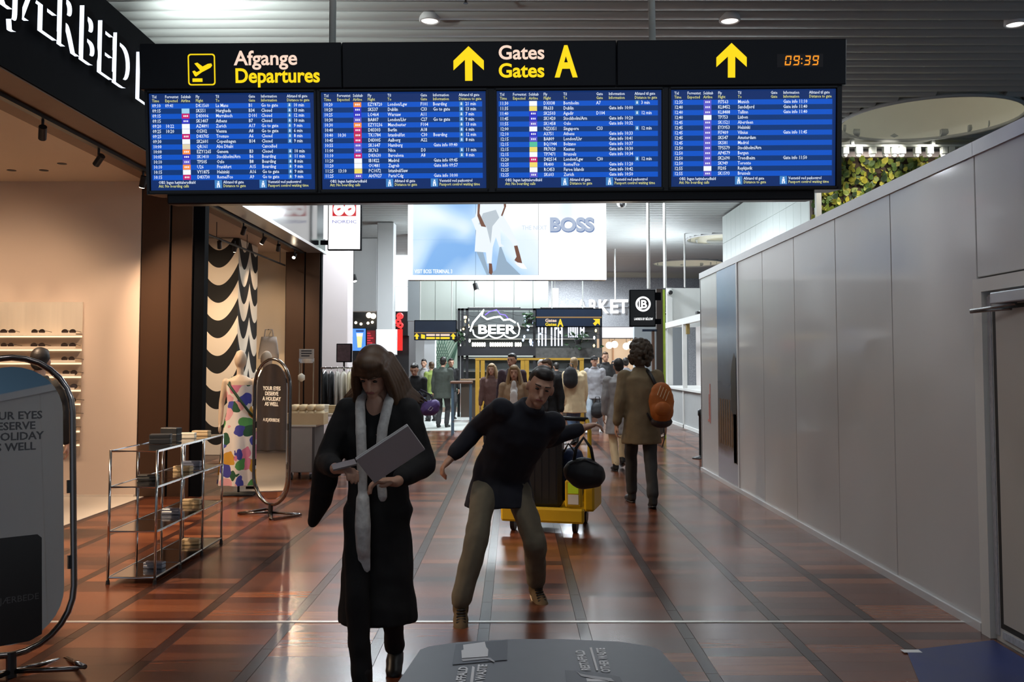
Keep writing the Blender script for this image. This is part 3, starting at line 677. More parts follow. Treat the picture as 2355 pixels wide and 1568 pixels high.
    tag(white.build('white_text', SCRW, scr), None, None, kind='stuff'); tag(yel.build('yellow_text', SCRY, scr), None, None, kind='stuff'); lg.build('airline_logos', [LOGO[k] for k in keys], scr); tag(icon.build('icon_tiles', glow('icon_blue', (.05, .22, .55), 1), scr), None, None, kind='stuff')
    c.box(bx_(L0 + 320), bx_(L0 + 323), .021, .03, bz_(T0 + Ht + 5.5), bz_(T0 + Ht + 4)); c.build('standby_light', glow('standby', (.15, .25, 1), 1.2), scr)
    fr_ = MB(); x0, x1, z0, z1 = bx_(L0 - 6), bx_(L0 + Wd + 6), bz_(T0 + Ht + 7), bz_(T0 - 6); t_ = .012
    fr_.box(x0, x1, .012, .031, z1 - t_, z1); fr_.box(x0, x1, .012, .031, z0, z0 + t_ + .004); fr_.box(x0, x0 + t_, .012, .031, z0, z1); fr_.box(x1 - t_, x1, .012, .031, z0, z1)
    fr_.build('bezel', BEZ, scr)

# ================================================================ ADVERTISING VIDEO WALL
VY = 16.5; VS = F / VY
vw = thing('video_wall', 'huge bright BOSS advertising screen of nine panels hanging over the concourse', 'advertising screen', (0, VY, 0))
def vz(py): return wz(py, VY)
def vx(px): return wx(px, VY)
x0, x1 = vx(936), vx(1396); zb = vz(643); tw = (x1 - x0 - .18) / 3; th = tw * .562
def ad_mat():
    m = bpy.data.materials.new('ad_image'); m.use_nodes = True; nt = m.node_tree; N = nt.nodes; L = nt.links; p = N['Principled BSDF']
    p.inputs['Base Color'].default_value = (.02, .02, .02, 1); p.inputs['Roughness'].default_value = .3
    tc = N.new('ShaderNodeTexCoord'); nz = N.new('ShaderNodeTexNoise'); nz.inputs['Scale'].default_value = .8; nz.inputs['Detail'].default_value = 1.5; nz.inputs['Distortion'].default_value = .6
    L.new(tc.outputs['Object'], nz.inputs['Vector'])
    sx = N.new('ShaderNodeSeparateXYZ'); L.new(tc.outputs['Object'], sx.inputs[0])
    ab = N.new('ShaderNodeMath'); ab.operation = 'MULTIPLY_ADD'; ab.inputs[1].default_value = .08; ab.inputs[2].default_value = .02; L.new(sx.outputs['X'], ab.inputs[0])
    ad = N.new('ShaderNodeMath'); ad.operation = 'ADD'; L.new(ab.outputs[0], ad.inputs[0]); L.new(nz.outputs['Fac'], ad.inputs[1])
    cr = N.new('ShaderNodeValToRGB'); e = cr.color_ramp.elements; e[0].position = .30; e[0].color = (.20, .42, .78, 1); e[1].position = .62; e[1].color = (.97, 1, 1, 1)
    z = e.new(.46); z.color = (.50, .70, .92, 1)
    L.new(ad.outputs[0], cr.inputs[0]); L.new(cr.outputs[0], p.inputs['Emission Color']); p.inputs['Emission Strength'].default_value = 1.5; return m
ADM = ad_mat(); VWW = glow('ad_white', (.95, .98, 1), 1.25)
a = MB(); a.box(x0, x1, .06, .28, zb, zb + .18 + 3 * th); a.build('housing', BEZ, vw)
a = MB(); H_ = zb + .18 + 3 * th
a.bbox(x0, x1, .0, .06, zb, zb + .085, .004); a.bbox(x0, x1, .0, .06, H_ - .085, H_, .004); a.bbox(x0, x0 + .09, .0, .06, zb + .085, H_ - .085, .004); a.bbox(x1 - .09, x1, .0, .06, zb + .085, H_ - .085, .004)
a.build('white_border', VWW, vw)
for r in range(3):
    for c in range(3):
        a = MB(); X0 = x0 + .09 + c * tw; Z0 = zb + .09 + r * th; a.box(X0 + .003, X0 + tw - .003, .02, .06, Z0 + .003, Z0 + th - .003)
        a.build('screen_panel', VWW if (c == 2 and r == 0) else ADM, vw)
for q_ in (x0 + .6, x1 - .6):
    a = MB(); a.cyl((q_, .2, H_), (q_, .2, 5.9), .02); a.build('hanger_tube', mat('tube_white', (.55, .57, .54), .4), vw)
def vpoly(nm, l, m, d=.016):
    b = MB(); v = [(vx(x), d, vz(y)) for x, y in l]; b.add(v, [tuple(range(len(v)))]); return b.build(nm, m, vw)
AW = glow('ad_suit_white', (.85, .92, .98), 1.0); AG = glow('ad_suit_grey', (.50, .57, .63), 1); AS = glow('ad_skin', (.17, .065, .035), 1); AD = glow('ad_shade', (.30, .42, .55), 1)
vpoly('printed_shadow', [(1091, 570), (1105, 560), (1125, 630), (1140, 620), (1150, 560), (1165, 600), (1200, 634), (1120, 634)], AD, .0185)
vpoly('printed_coat', [(1100, 462), (1157, 462), (1160, 500), (1172, 520), (1188, 552), (1194, 562), (1182, 567), (1176, 556), (1150, 525), (1152, 560), (1160, 566), (1148, 568), (1140, 545), (1133, 568), (1130, 605), (1120, 606), (1117, 580), (1091, 578), (1094, 530), (1088, 515), (1083, 504), (1092, 498)], AW, .017)
vpoly('printed_folds', [(1110, 490), (1140, 482), (1148, 500), (1132, 520), (1128, 560), (1118, 520), (1100, 515)], AG, .0165)
vpoly('printed_arm', [(1098, 462), (1104, 462), (1102, 490), (1114, 516), (1118, 522), (1106, 520), (1097, 496)], AS)
vpoly('printed_arm', [(1157, 462), (1163, 462), (1164, 474), (1155, 497), (1152, 495), (1159, 476)], AS)
vpoly('printed_leg', [(1182, 565), (1190, 564), (1196, 585), (1201, 605), (1190, 603), (1183, 598), (1188, 590)], AS)
vpoly('printed_leg', [(1124, 605), (1131, 606), (1133, 625), (1130, 632), (1124, 628)], AS)
vpoly('printed_shoe', [(1184, 603), (1204, 606), (1212, 618), (1200, 617), (1190, 610)], VWW, .0155)
def vtext(nm, body, px, py, cap, m, w, d=.014, bold=.02, extr=0):
    sz = cap / VS / .7; b = MB(); text_into(b, body, sz, Matrix.Identity(4), bold=bold * sz)
    sq = (w / VS) / (max(v[0] for v in b.v) - min(v[0] for v in b.v)); b = MB()
    text_into(b, body, sz, plane_T((vx(px), d, vz(py)), (1, 0, 0), (0, 0, 1)), bold=bold * sz, squeeze=sq, res=5); return b.build(nm, m, vw)
vtext('brand_shadow', 'BOSS', 1265, 532, 30, glow('boss_shadow', (.12, .20, .42), 1), 103, .015, .05)
vtext('brand_lettering', 'BOSS', 1264, 530, 30, glow('boss_grey', (.42, .50, .66), 1), 102, .014, .04)
vtext('faint_lettering', 'THE NEXT', 1200, 528, 10, glow('boss_faint', (.62, .72, .86), 1), 58, .014, 0)
vtext('caption_lettering', 'VISIT BOSS TERMINAL 3', 952, 628, 9, VWW, 87, .014, .01)

# ================================================================ HANGING AND BLADE SIGNS
def lightbox(name, label, px0, px1, py0, py1, Y, m, d=.12, cat='sign', rim=BLACK):
    t = thing(name, label, cat, (0, Y, 0)); X0, X1, Z0, Z1 = wx(px0, Y), wx(px1, Y), wz(py1, Y), wz(py0, Y)
    a = MB(); a.bbox(X0, X1, .004, d, Z0, Z1, .01); a.build('case', rim, t)
    a = MB(); a.box(X0 + .02, X1 - .02, 0, .006, Z0 + .02, Z1 - .02); a.build('face', m, t); return t
def ptext(t, nm, body, px, py, cap, m, Y, w=None, bold=.02, d=-.003, res=3):
    s = F / Y; sz = cap / s / .7; b = MB(); text_into(b, body, sz, Matrix.Identity(4), bold=bold * sz); sq = 1
    if w: sq = (w / s) / (max(v[0] for v in b.v) - min(v[0] for v in b.v))
    b = MB(); text_into(b, body, sz, plane_T((wx(px, Y), d, wz(py, Y)), (1, 0, 0), (0, 0, 1)), bold=bold * sz, squeeze=sq, res=res); return b.build(nm, m, t)
def ppoly(t, nm, l, m, Y, d=-.003, th=0):
    v = [(wx(x, Y), d, wz(y, Y)) for x, y in l]; b = MB(); b.add(v, [tuple(range(len(v)))]); return b.build(nm, m, t)
LBW = glow('lightbox_white', (1, 1, 1), 1.5)
t = lightbox('blade_sign', 'white lit blade sign with a red looped emblem on the bronze pillar', 750, 828, 440, 575, 17.5, LBW)
RED = glow('sign_red', (.62, .012, .02), 1.0); ppoly(t, 'red_square', [(761, 452), (816, 452), (816, 497), (761, 497)], RED, 17.5)
for cx_ in (776, 801):
    b = MB(); o_ = [(wx(cx_ + 13 * math.cos(i * PI / 12), 17.5), -.005, wz(481 + 15 * math.sin(i * PI / 12), 17.5)) for i in range(24)]; i_ = [(wx(cx_ + 4.5 * math.cos(i * PI / 12 + .5), 17.5), -.005, wz(481 + 3 * math.sin(i * PI / 12), 17.5)) for i in range(24)]
    b.add(o_ + i_, [(i, (i + 1) % 24, 24 + (i + 1) % 24, 24 + i) for i in range(24)]); b.build('emblem_loop', LBW, t)
ptext(t, 'lettering', 'NORDIC', 760, 513, 7, glow('sign_blue_ink', (.02, .03, .42), 1), 17.5, 56, 0)
b = MB(); b.box(wx(733, 17.5), wx(752, 17.5), .03, .09, wz(562, 17.5), wz(552, 17.5)); b.box(wx(733, 17.5), wx(752, 17.5), .03, .09, wz(470, 17.5), wz(462, 17.5)); b.build('bracket', BLACK, t)
b = MB(); b.box(wx(738, 17.5), wx(748, 17.5), .10, .12, wz(548, 17.5), wz(466, 17.5)); b.build('glow_strip', LBW, t)
t = lightbox('blade_sign', 'black blade sign with a round white monogram beside the white kiosk', 1449, 1509, 666, 751, 19, mat('sign_black', (.008, .009, .011), .3))
b = MB(); n_ = 28; cy_ = 699; cx_ = 1480
b.add([(wx(cx_ + 17.5 * math.cos(2 * PI * i / n_), 19), -.004, wz(cy_ + 17.5 * math.sin(2 * PI * i / n_), 19)) for i in range(n_)] + [(wx(cx_ + 13 * math.cos(2 * PI * i / n_), 19), -.004, wz(cy_ + 13 * math.sin(2 * PI * i / n_), 19)) for i in range(n_)], [(i, (i + 1) % n_, n_ + (i + 1) % n_, n_ + i) for i in range(n_)]); b.build('ring', LBW, t)
ptext(t, 'monogram', 'B', 1474, 708, 18, LBW, 19, 14, .03); ptext(t, 'monogram', 'L', 1469, 709, 19, LBW, 19, 8, .02); ptext(t, 'lettering', 'LAKRIDS BY BÜLOW', 1459, 736, 5.5, LBW, 19, 43, .01)
b = MB(); b.box(wx(1506, 19), wx(1522, 19), .03, .08, wz(690, 19), wz(672, 19)); b.box(wx(1506, 19), wx(1522, 19), .03, .08, wz(745, 19), wz(733, 19)); b.build('bracket', BLACK, t)
# small way-finding signs
NAVYP = mat('sign_navy', (.012, .022, .045), .35, var=.3, scale=2)
t = lightbox('gate_sign', 'dark blue hanging sign with Gates A and a slanting yellow arrow', 1232, 1385, 709, 752, 21, NAVYP)
ppoly(t, 'brass_line', [(1233, 728), (1384, 728), (1384, 731), (1233, 731)], glow('brass_line', (.32, .18, .05), 1), 21)
ptext(t, 'lettering', 'Gates', 1254, 740, 7, PEACH, 21, 26, .03); ptext(t, 'lettering', 'Gates', 1254, 749, 7, YEL, 21, 26, .03); ptext(t, 'gate_letter', 'A', 1283, 750, 16, YEL, 21, 14, .04)
ppoly(t, 'arrow', [(1364, 733), (1380, 733), (1380, 748), (1375, 743), (1369, 749), (1364, 744), (1370, 738)], YEL, 21)
for px in (1341, 1270):
    b = MB(); b.cyl((wx(px, 21), .06, wz(709, 21)), (wx(px, 21), .06, 5.9), .014); b.build('hanger_tube', mat('tube_white', (.55, .57, .54), .4), t)
t = lightbox('security_sign', 'black hanging sign with two yellow arrows left of the beer bar', 952, 1050, 736, 782, 24, NAVYP)
ppoly(t, 'brass_line', [(953, 764), (1049, 764), (1049, 766), (953, 766)], glow('brass_line', (.32, .18, .05), 1), 24)
for ax in (958, 1042): ppoly(t, 'arrow', [(ax, 766), (ax + 6, 773), (ax + 3, 774), (ax + 3, 780), (ax - 2, 780), (ax - 2, 774), (ax - 6, 773)], YEL, 24)
for k_, m_ in ((768, PEACH), (775, YEL)):
    b = MB()
    for i, (p0, p1) in enumerate(((980, 1000), (1002, 1011), (1013, 1034))): b.add([(wx(x, 24), -.003, wz(y, 24)) for x, y in ((p0, k_), (p1, k_), (p1, k_ + 4.5), (p0, k_ + 4.5))], [(0, 1, 2, 3)])
    b.build('lettering', m_, t)
ppoly(t, 'pictogram', [(968, 768), (977, 770), (977, 779), (968, 778)], YEL, 24)
for px in (965, 1038):
    b = MB(); b.cyl((wx(px, 24), .06, wz(736, 24)), (wx(px, 24), .06, 5.9), .014); b.build('hanger_tube', mat('tube_white', (.55, .57, .54), .4), t)

# ================================================================ LEFT SHOP FURNISHINGS
CHROME = mat('chrome', (.62, .61, .60), .12, 1.0, var=.05); MIRR = mat('mirror_glass', (.86, .88, .88), .02, 1.0, var=0); DKCH = mat('dark_chrome', (.22, .20, .19), .16, 1.0, var=.05)
def pill(W_, z0, z1, n=14):
    R_ = W_ / 2; pts = []
    for i in range(n + 1): a_ = PI * i / n; pts.append((R_ * math.cos(a_), z1 - R_ + R_ * math.sin(a_)))
    for i in range(n + 1): a_ = PI + PI * i / n; pts.append((R_ * math.cos(a_), z0 + R_ + R_ * math.sin(a_)))
    return pts
def mirror(label, loc, rz, ink, size=1.0):
    t = thing('floor_mirror', label, 'mirror', loc, rz, 'pill shaped floor mirrors')
    P_ = pill(.60, .11, 1.64); a = MB(); a.tube([(x, 0, z) for x, z in P_], .017, 10, True); a.build('tube_frame', DKCH, t, True)
    P2 = pill(.50, .16, 1.59, 16); a = MB(); a.prism(P2, .012, Matrix.Translation((0, -.006, 0))); g = a.build('glass', MIRR, t)
    for z_ in (.9, .5):
        for s_ in (-1, 1): a = MB(); a.box(s_ * .30 - .03 * (s_ > 0) - .0, s_ * .30 + .03 * (s_ < 0), -.012, .012, z_, z_ + .07); a.build('clip', SPOTM, t)
    for s_ in (-1, 1):
        a = MB(); a.tube([(0, 0, .03), (s_ * .26, -.20, .014), (s_ * .30, -.19, .014), (s_ * .30, .16, .014), (s_ * .26, .17, .014), (0, 0, .03)], .013, 8); a.build('foot_loop', DKCH, t, True)
    a = MB(); a.cyl((0, 0, .0), (0, 0, .125), .025); a.build('foot_post', SPOTM, t)
    b = MB()
    for i, s_ in enumerate(('YOUR EYES', 'DESERVE', 'A HOLIDAY', 'AS WELL')): text_into(b, s_, .058, plane_T((0, -.0085, 1.31 - .055 * i), (1, 0, 0), (0, 0, 1)), align='CENTER', bold=.001)
    b.build('lettering', ink, g); return t, g
m1, g1 = mirror('tall pill shaped mirror with dark slogan, cut off at the picture edge', (-2.56, 4.74, 0), math.atan2(.633, .774) * 0 + rad(40), mat('ink_dark', (.03, .03, .035), .5, var=0))
a = MB(); a.prism([(-.14, .19), (-.08, .165), (.08, .165), (.14, .19), (.14, .68), (.12, .70), (-.12, .70), (-.14, .68)], .006, Matrix.Translation((0, -.016, 0))); cd = a.build('black_card', mat('card_black', (.008, .008, .009), .5), m1)
b = MB(); text_into(b, 'A.KJÆRBEDE', .045, plane_T((0, -.018, .37), (1, 0, 0), (0, 0, 1)), align='CENTER'); b.build('lettering', mat('card_ink', (.08, .08, .085), .5), cd)
m1.rotation_euler = (rad(-7), 0, m1.rotation_euler[2])
m2, g2 = mirror('slim turned pill shaped mirror with white slogan beside the dressed mannequin', (wx(627, 9.7), 9.7, 0), rad(-38), mat('ink_white', (.85, .84, .8), .5, var=0))
b = MB(); text_into(b, 'A.KJÆRBEDE', .05, plane_T((0, -.0085, .98), (1, 0, 0), (0, 0, 1)), align='CENTER'); b.build('lettering', MATS['ink_white'], g2)
# chrome display rack
rk = thing('display_rack', 'low chrome display rack with three bays of shelves on the parquet', 'rack', (-2.77, 6.7, 0), rad(0))
YS = (0, .5, 1.0, 1.5); ZS = (.05, .38, .70, .96)
for s_ in (-1, 1):
    for y_ in YS:
        a = MB(); a.cyl((s_ * .17, y_, .02), (s_ * .17, y_, .965), .010, .010, 8); lg_ = a.build('post', CHROME, rk, True)
        a = MB(); a.cyl((s_ * .17, y_, 0), (s_ * .17, y_, .03), .016, .012, 8); a.build('foot', SPOTM, lg_)
for z_ in ZS:
    for i in range(3):
        a = MB(); a.box(-.165, .165, YS[i] + .012, YS[i + 1] - .012, z_ - .006, z_); sh = a.build('shelf', mat('shelf_steel', (.45, .44, .43), .10, 1.0, var=.05), rk)
        a = MB(); a.tube([(-.17, YS[i], z_ - .004), (.17, YS[i], z_ - .004), (.17, YS[i + 1], z_ - .004), (-.17, YS[i + 1], z_ - .004)], .009, 6, True); a.build('rail', CHROME, sh)
def casebox(name, label, loc, dims, m, rz=0, cat='case', group=None, par=None):
    t = thing(name, label, cat, loc, rz, group); dx, dy, dz = dims
    a = MB(); a.bbox(-dx / 2, dx / 2, -dy / 2, dy / 2, 0, dz * .55, .006); a.build('base', m, t)
    a = MB(); a.bbox(-dx / 2, dx / 2, -dy / 2, dy / 2, dz * .56, dz, .006); a.build('lid', m, t); return t
CB = mat('case_black', (.015, .016, .018), .45); CGY = mat('case_steel', (.12, .14, .20), .3); CT = mat('case_tan', (.45, .33, .18), .5); CWH = mat('paper_cream', (.75, .70, .58), .6)
casebox('eyewear_case', 'black square case standing on the chrome rack top', (-2.80, 7.28, .962), (.16, .10, .075), CB, .2, group='cases on the rack')
casebox('eyewear_case', 'black upright case behind the square one on the rack top', (-2.80, 7.50, .962), (.15, .08, .11), CB, -.2, group='cases on the rack')
for i, (x_, y_, z_, m_, lb) in enumerate(((-2.78, 7.80, .962, CWH, 'cream booklet stack at the far end of the rack top'), (-2.74, 8.05, .962, CT, 'tan case at the far end of the rack top'), (-2.80, 7.05, .702, CB, 'black case on the upper rack shelf, front bay'), (-2.74, 7.62, .702, CT, 'tan case on the upper rack shelf, middle bay'), (-2.80, 8.0, .702, CGY, 'steel blue case on the upper rack shelf, back bay'), (-2.76, 7.45, .382, CGY, 'steel blue case on the lower rack shelf, middle bay'), (-2.78, 7.95, .382, CT, 'tan case on the lower rack shelf, back bay'), (-2.72, 7.0, .052, CGY, 'steel blue case on the bottom rack shelf, front bay'), (-2.76, 7.9, .052, CT, 'tan case on the bottom rack shelf, back bay'))):
    casebox('eyewear_case', lb, (x_, y_, z_), (.15, .07, .045), m_, .1 * (-1) ** i, group='cases on the rack')
# eyewear wall display
ew = thing('eyewear_display', 'lit acrylic eyewear shelves stepping down the beige wall', 'shelf unit', (0, 10.98, 0))
EX0, EX1 = -7.4, wx(190, 11)
SHM = mat('acrylic', (.86, .74, .60), .12, var=.02); SHZ = [1.935 - .162 * i for i in range(9)]
a = MB(); a.box(EX0, EX1, -.012, 0, 1.95, 2.33); a.build('mirror_back', mat('satin_panel', (.80, .70, .58), .35, .3, var=.1, scale=3, stretch=(6, 1, .3)), ew)
a = MB(); a.box(EX0, EX1, -.006, 0, .5, 1.93); a.build('back_panel', mat('display_back', (.55, .43, .33), .3, .3), ew)
for z_ in SHZ:
    a = MB(); a.box(EX0, EX1, -.17, -.006, z_ - .008, z_); s_ = a.build('shelf', SHM, ew); q_ = MB(); q_.box(EX0, EX1, -.02, -.008, z_ - .03, z_ - .012); q_.build('glow_strip', glow('shelf_added_glow', (1, .72, .45), 1.6), s_)  # glowing strip added under each shelf to brighten the display
    a = MB(); a.box(EX0, EX1, -.172, -.168, z_ - .008, z_ + .02); a.build('lip', SHM, s_)
def glasses_mesh():
    f = MB(); l = MB()
    for s_ in (-1, 1):
        f.tube([(s_ * .037 + .030 * math.cos(i * PI / 6), 0, .024 + .022 * math.sin(i * PI / 6)) for i in range(12)], .003, 5, True)
        f.tube([(s_ * .067, 0, .03), (s_ * .07, .02, .03), (s_ * .068, .12, .022), (s_ * .066, .14, .004)], .0025, 5)
        l.add([(s_ * .037 + .028 * math.cos(i * PI / 6), .001, .024 + .020 * math.sin(i * PI / 6)) for i in range(12)], [tuple(range(12))])
    f.tube([(-.008, 0, .03), (0, -.003, .035), (.008, 0, .03)], .003, 5); return f, l
gf, gl = glasses_mesh(); gfm = gf.mesh('frame'); gfm.materials.append(mat('glasses_dark', (.03, .022, .018), .3)); glm = gl.mesh('lens'); glm.materials.append(mat('lens_dark', (.05, .035, .03), .1, var=0))
ordn = ['top', 'second', 'third', 'fourth', 'fifth', 'sixth', 'seventh', 'eighth', 'lowest']
for i, z_ in enumerate(SHZ):
    for j, px in enumerate((160, 90, 20, -60) if i < 3 else (165,)):
        t = thing('sunglasses', 'dark sunglasses on the %s eyewear shelf, %s' % (ordn[i], ['nearest the shelf end', 'second from the shelf end', 'third from the shelf end', 'fourth from the shelf end'][j]), 'sunglasses', (wx(px, 10.9), 10.86, z_ + .002), rad(random.uniform(-12, 12)), 'sunglasses on the wall shelves')
        inst(gfm, 'frame', t, (0, 0, 0), None, (1.3, 1.3, 1.3)); inst(glm, 'lens', t, (0, 0, 0), None, (1.3, 1.3, 1.3))
# grey drape on the deep side wall (seen in the turned mirror)
b = MB(); n_ = 60
v_ = []
for i in range(n_ + 1):
    y_ = 7.6 + 3.0 * i / n_; x_ = -9.40 + .05 * math.sin(i * 1.3); v_ += [(x_, y_, .05), (x_, y_, 3.3), ]
b.add(v_, [(2 * i, 2 * i + 2, 2 * i + 3, 2 * i + 1) for i in range(n_)])
tag(b.build('drape', mat('grey_drape', (.20, .17, .16), .8), smooth=True), 'grey pleated drape on the deep side wall of the eyewear shop', 'drape')
# scalloped print column
def scallop_mat():
    m = bpy.data.materials.new('scallop_print'); m.use_nodes = True; nt = m.node_tree; N = nt.nodes; L = nt.links; p = N['Principled BSDF']; p.inputs['Roughness'].default_value = .8
    tc = N.new('ShaderNodeTexCoord'); sx = N.new('ShaderNodeSeparateXYZ'); L.new(tc.outputs['Object'], sx.inputs[0])
    def M_(op, a=None, b=None, va=None, vb=None):
        q = N.new('ShaderNodeMath'); q.operation = op
        if a is not None: L.new(a, q.inputs[0])
        elif va is not None: q.inputs[0].default_value = va
        if b is not None: L.new(b, q.inputs[1])
        elif vb is not None: q.inputs[1].default_value = vb
        return q.outputs[0]
    u = M_('FRACT', M_('DIVIDE', M_('ADD', sx.outputs['X'], sx.outputs['Y']), vb=.69))
    w = M_('MULTIPLY_ADD', u, vb=2.0); w.node.inputs[2].default_value = -1.0
    z = M_('SUBTRACT', sx.outputs['Z'], M_('MULTIPLY', M_('MULTIPLY', w, w), vb=.40))
    fr = M_('FRACT', M_('DIVIDE', M_('ADD', z, vb=10.06), vb=.62))
    st = M_('GREATER_THAN', fr, vb=.5)
    mx = N.new('ShaderNodeMix'); mx.data_type = 'RGBA'; mx.inputs[6].default_value = (.80, .70, .56, 1); mx.inputs[7].default_value = (.010, .009, .008, 1); L.new(st, mx.inputs[0]); L.new(mx.outputs[2], p.inputs['Base Color']); return m
a = MB(); a.box(-1.0, 0.0, 0, 1.2, .0, 3.79)
tag(a.build('print_panel', scallop_mat(), loc=(wx(545, 16), 16.0, 0)), 'tall cream panel column printed with black wavy scallops', 'panel')
# suspended rail in the print shop
a = MB(); p0, p1 = at(468, 535, 13.6), at(655, 610, 17.3); a.cyl(p0, p1, .018, .018, 8); tag(a.build('suspended_rail', SPOTM), 'thin black rail hanging across the print shop', 'rail')
rl = bpy.data.objects['suspended_rail']
for px, py, Y in ((498, 547, 14.2), (568, 575, 15.6), (644, 605, 17.1)):
    q = at(px, py, Y); a = MB(); a.cyl(q, (q.x, q.y, 3.8), .006, .006, 6); a.build('drop_rod', SPOTM, rl)
for i, (px, py, Y) in enumerate(((505, 552, 14.3), (540, 560, 15.0))):
    spotlamp(at(px, py - 6, Y), (-5.2, 16.5, 1.2), ['black spotlight on the hanging rail, left one', 'black spotlight on the hanging rail, right one'][i], 40, 60, 'rail spotlights')
# hanging bag and lamp by the cream wall
t = thing('tote_bag', 'grey tote bag hanging at the bright cream wall', 'bag', tuple(at(618, 800, 17.9)))
a = MB(); a.loft([(0, 0, -.22, .20, .05), (0, 0, -.1, .20, .06), (0, 0, .1, .17, .05), (0, 0, .22, .15, .02)], 14); a.build('body', mat('tote_grey', (.28, .25, .23), .8), t, True)
a = MB(); a.tube([(-.09, 0, .2), (-.07, 0, .36), (.07, 0, .36), (.09, 0, .2)], .012, 6); a.build('handle', mat('tote_grey', (.28, .25, .23), .8), t)
a = MB(); a.cyl((0, .18, .36), (0, -.03, .36), .01); a.build('hook', CHROME, t)
t = thing('table_lamp', 'small round glowing table lamp by the cream wall', 'lamp', (wx(596, 17.75), 17.75, .95))
a = MB(); a.lathe([(.07, 0), (.07, .015), (.012, .03), (.012, .30)], 14); a.build('base', CHROME, t)
a = MB(); a.lathe([(.02, .28), (.12, .33), (.14, .40), (.11, .48), (.02, .52)], 18); a.build('shade', glow('lamp_shade', (1, .78, .48), 2.2), t, True)
light('POINT', 'lamp_glow', (t.location.x, t.location.y - .2, 1.4), energy=8, color=WARM, size=.08)
t = thing('side_table', 'small cream pedestal table under the round lamp', 'table', (wx(596, 17.75), 17.75, 0))
a = MB(); a.lathe([(.16, 0), (.16, .02), (.03, .04), (.03, .92)], 16); a.build('pedestal', CREAM, t); a = MB(); a.lathe([(.25, .92), (.25, .948), (.24, .95)], 20); a.build('table_top', CREAM, t)

# ---- dressed mannequins
FABRIC = None
def floral(name, cols, scale):
    m = bpy.data.materials.new(name); m.use_nodes = True; nt = m.node_tree; N = nt.nodes; L = nt.links; p = N['Principled BSDF']; p.inputs['Roughness'].default_value = .8
    tc = N.new('ShaderNodeTexCoord'); nz = N.new('ShaderNodeTexNoise'); nz.inputs['Scale'].default_value = 5; L.new(tc.outputs['Object'], nz.inputs['Vector'])
    mxv = N.new('ShaderNodeMix'); mxv.data_type = 'VECTOR'; mxv.inputs[0].default_value = .12; L.new(tc.outputs['Object'], mxv.inputs[4]); L.new(nz.outputs['Color'], mxv.inputs[5])
    vo = N.new('ShaderNodeTexVoronoi'); vo.inputs['Scale'].default_value = scale; L.new(mxv.outputs[1], vo.inputs['Vector'])
    sc = N.new('ShaderNodeSeparateColor'); L.new(vo.outputs['Color'], sc.inputs[0])
    cr = N.new('ShaderNodeValToRGB'); cr.color_ramp.interpolation = 'CONSTANT'; e = cr.color_ramp.elements; e[0].position = 0; e[0].color = (*cols[0], 1); e[1].position = 1.0 / len(cols); e[1].color = (*cols[1], 1)
    for i in range(2, len(cols)): q = e.new(i / len(cols)); q.color = (*cols[i], 1)
    L.new(sc.outputs[0], cr.inputs[0]); 
    lt_ = N.new('ShaderNodeMath'); lt_.operation = 'LESS_THAN'; lt_.inputs[1].default_value = .58; L.new(vo.outputs['Distance'], lt_.inputs[0])
    mx = N.new('ShaderNodeMix'); mx.data_type = 'RGBA'; mx.inputs[6].default_value = (.80, .74, .68, 1); L.new(lt_.outputs[0], mx.inputs[0]); L.new(cr.outputs[0], mx.inputs[7]); L.new(mx.outputs[2], p.inputs['Base Color']); return m
MANN = mat('mannequin_cream', (.62, .47, .33), .5, var=.05)
def mannequin(label, X, Y, rz, dressm, top=1.76, strap=None):
    t = thing('mannequin', label, 'mannequin', (X, Y, 0), rz, 'mannequins in the print shop')
    a = MB(); a.ell((0, .01, 1.64), (.075, .09, .118), n=16, m=12); a.caps((0, 0, 1.42), .045, (0, .0, 1.56), .042)
    a.loft([(0, 0, 1.0, .15, .10), (0, 0, 1.12, .125, .09), (0, 0, 1.28, .16, .11), (0, 0, 1.38, .165, .09), (0, 0, 1.44, .07, .06)])
    for s_ in (-1, 1): a.chain([(s_ * .17, 0, 1.37), (s_ * .215, .0, 1.10), (s_ * .22, -.05, .86)], [.045, .036, .026]); a.ell((s_ * .22, -.07, .80), (.02, .035, .06))
    a.soft('body', MANN, t, .012, 5)
    a = MB(); n_ = 28; v_ = []; R_ = [(1.33, .165, .12, 0), (1.2, .155, .115, .0), (1.06, .145, .11, .005), (.85, .19, .15, .012), (.5, .215, .19, .025), (.13, .24, .21, .035)]
    for z_, rx, ry, w_ in R_:
        for i in range(n_):
            an = 2 * PI * i / n_; k_ = 1 + w_ * 4 * math.sin(7 * an); v_.append((rx * k_ * math.cos(an), ry * k_ * math.sin(an), z_))
    a.add(v_, [(k * n_ + i, k * n_ + n_ + i, k * n_ + n_ + (i + 1) % n_, k * n_ + (i + 1) % n_) for k in range(len(R_) - 1) for i in range(n_)]); a.build('dress', dressm, t, True)
    a = MB(); a.cyl((0, 0, 0.03), (0, 0, 1.02), .014); a.build('pole', SPOTM, t); a = MB(); a.bbox(-.19, .19, -.14, .14, 0, .02, .005); a.build('base_plate', SPOTM, t)
    if strap: a = MB(); a.tube([(-.10, .05, 1.42), (-.12, -.10, 1.34), (0, -.135, 1.18), (.12, -.13, 1.02), (.17, -.05, .95)], .016, 6); a.build('sash', mat('green_strap', (.02, .06, .03), .6), t, True)
    return t
F1 = floral('floral_bright', [(.06, .07, .38), (.72, .22, .34), (.02, .09, .04), (.06, .06, .34), (.75, .38, .42), (.62, .32, .03), (.08, .30, .08)], 8.0)
F2 = floral('floral_blue', [(.12, .16, .45), (.70, .72, .78), (.06, .10, .32), (.25, .45, .22), (.70, .35, .42)], 8)
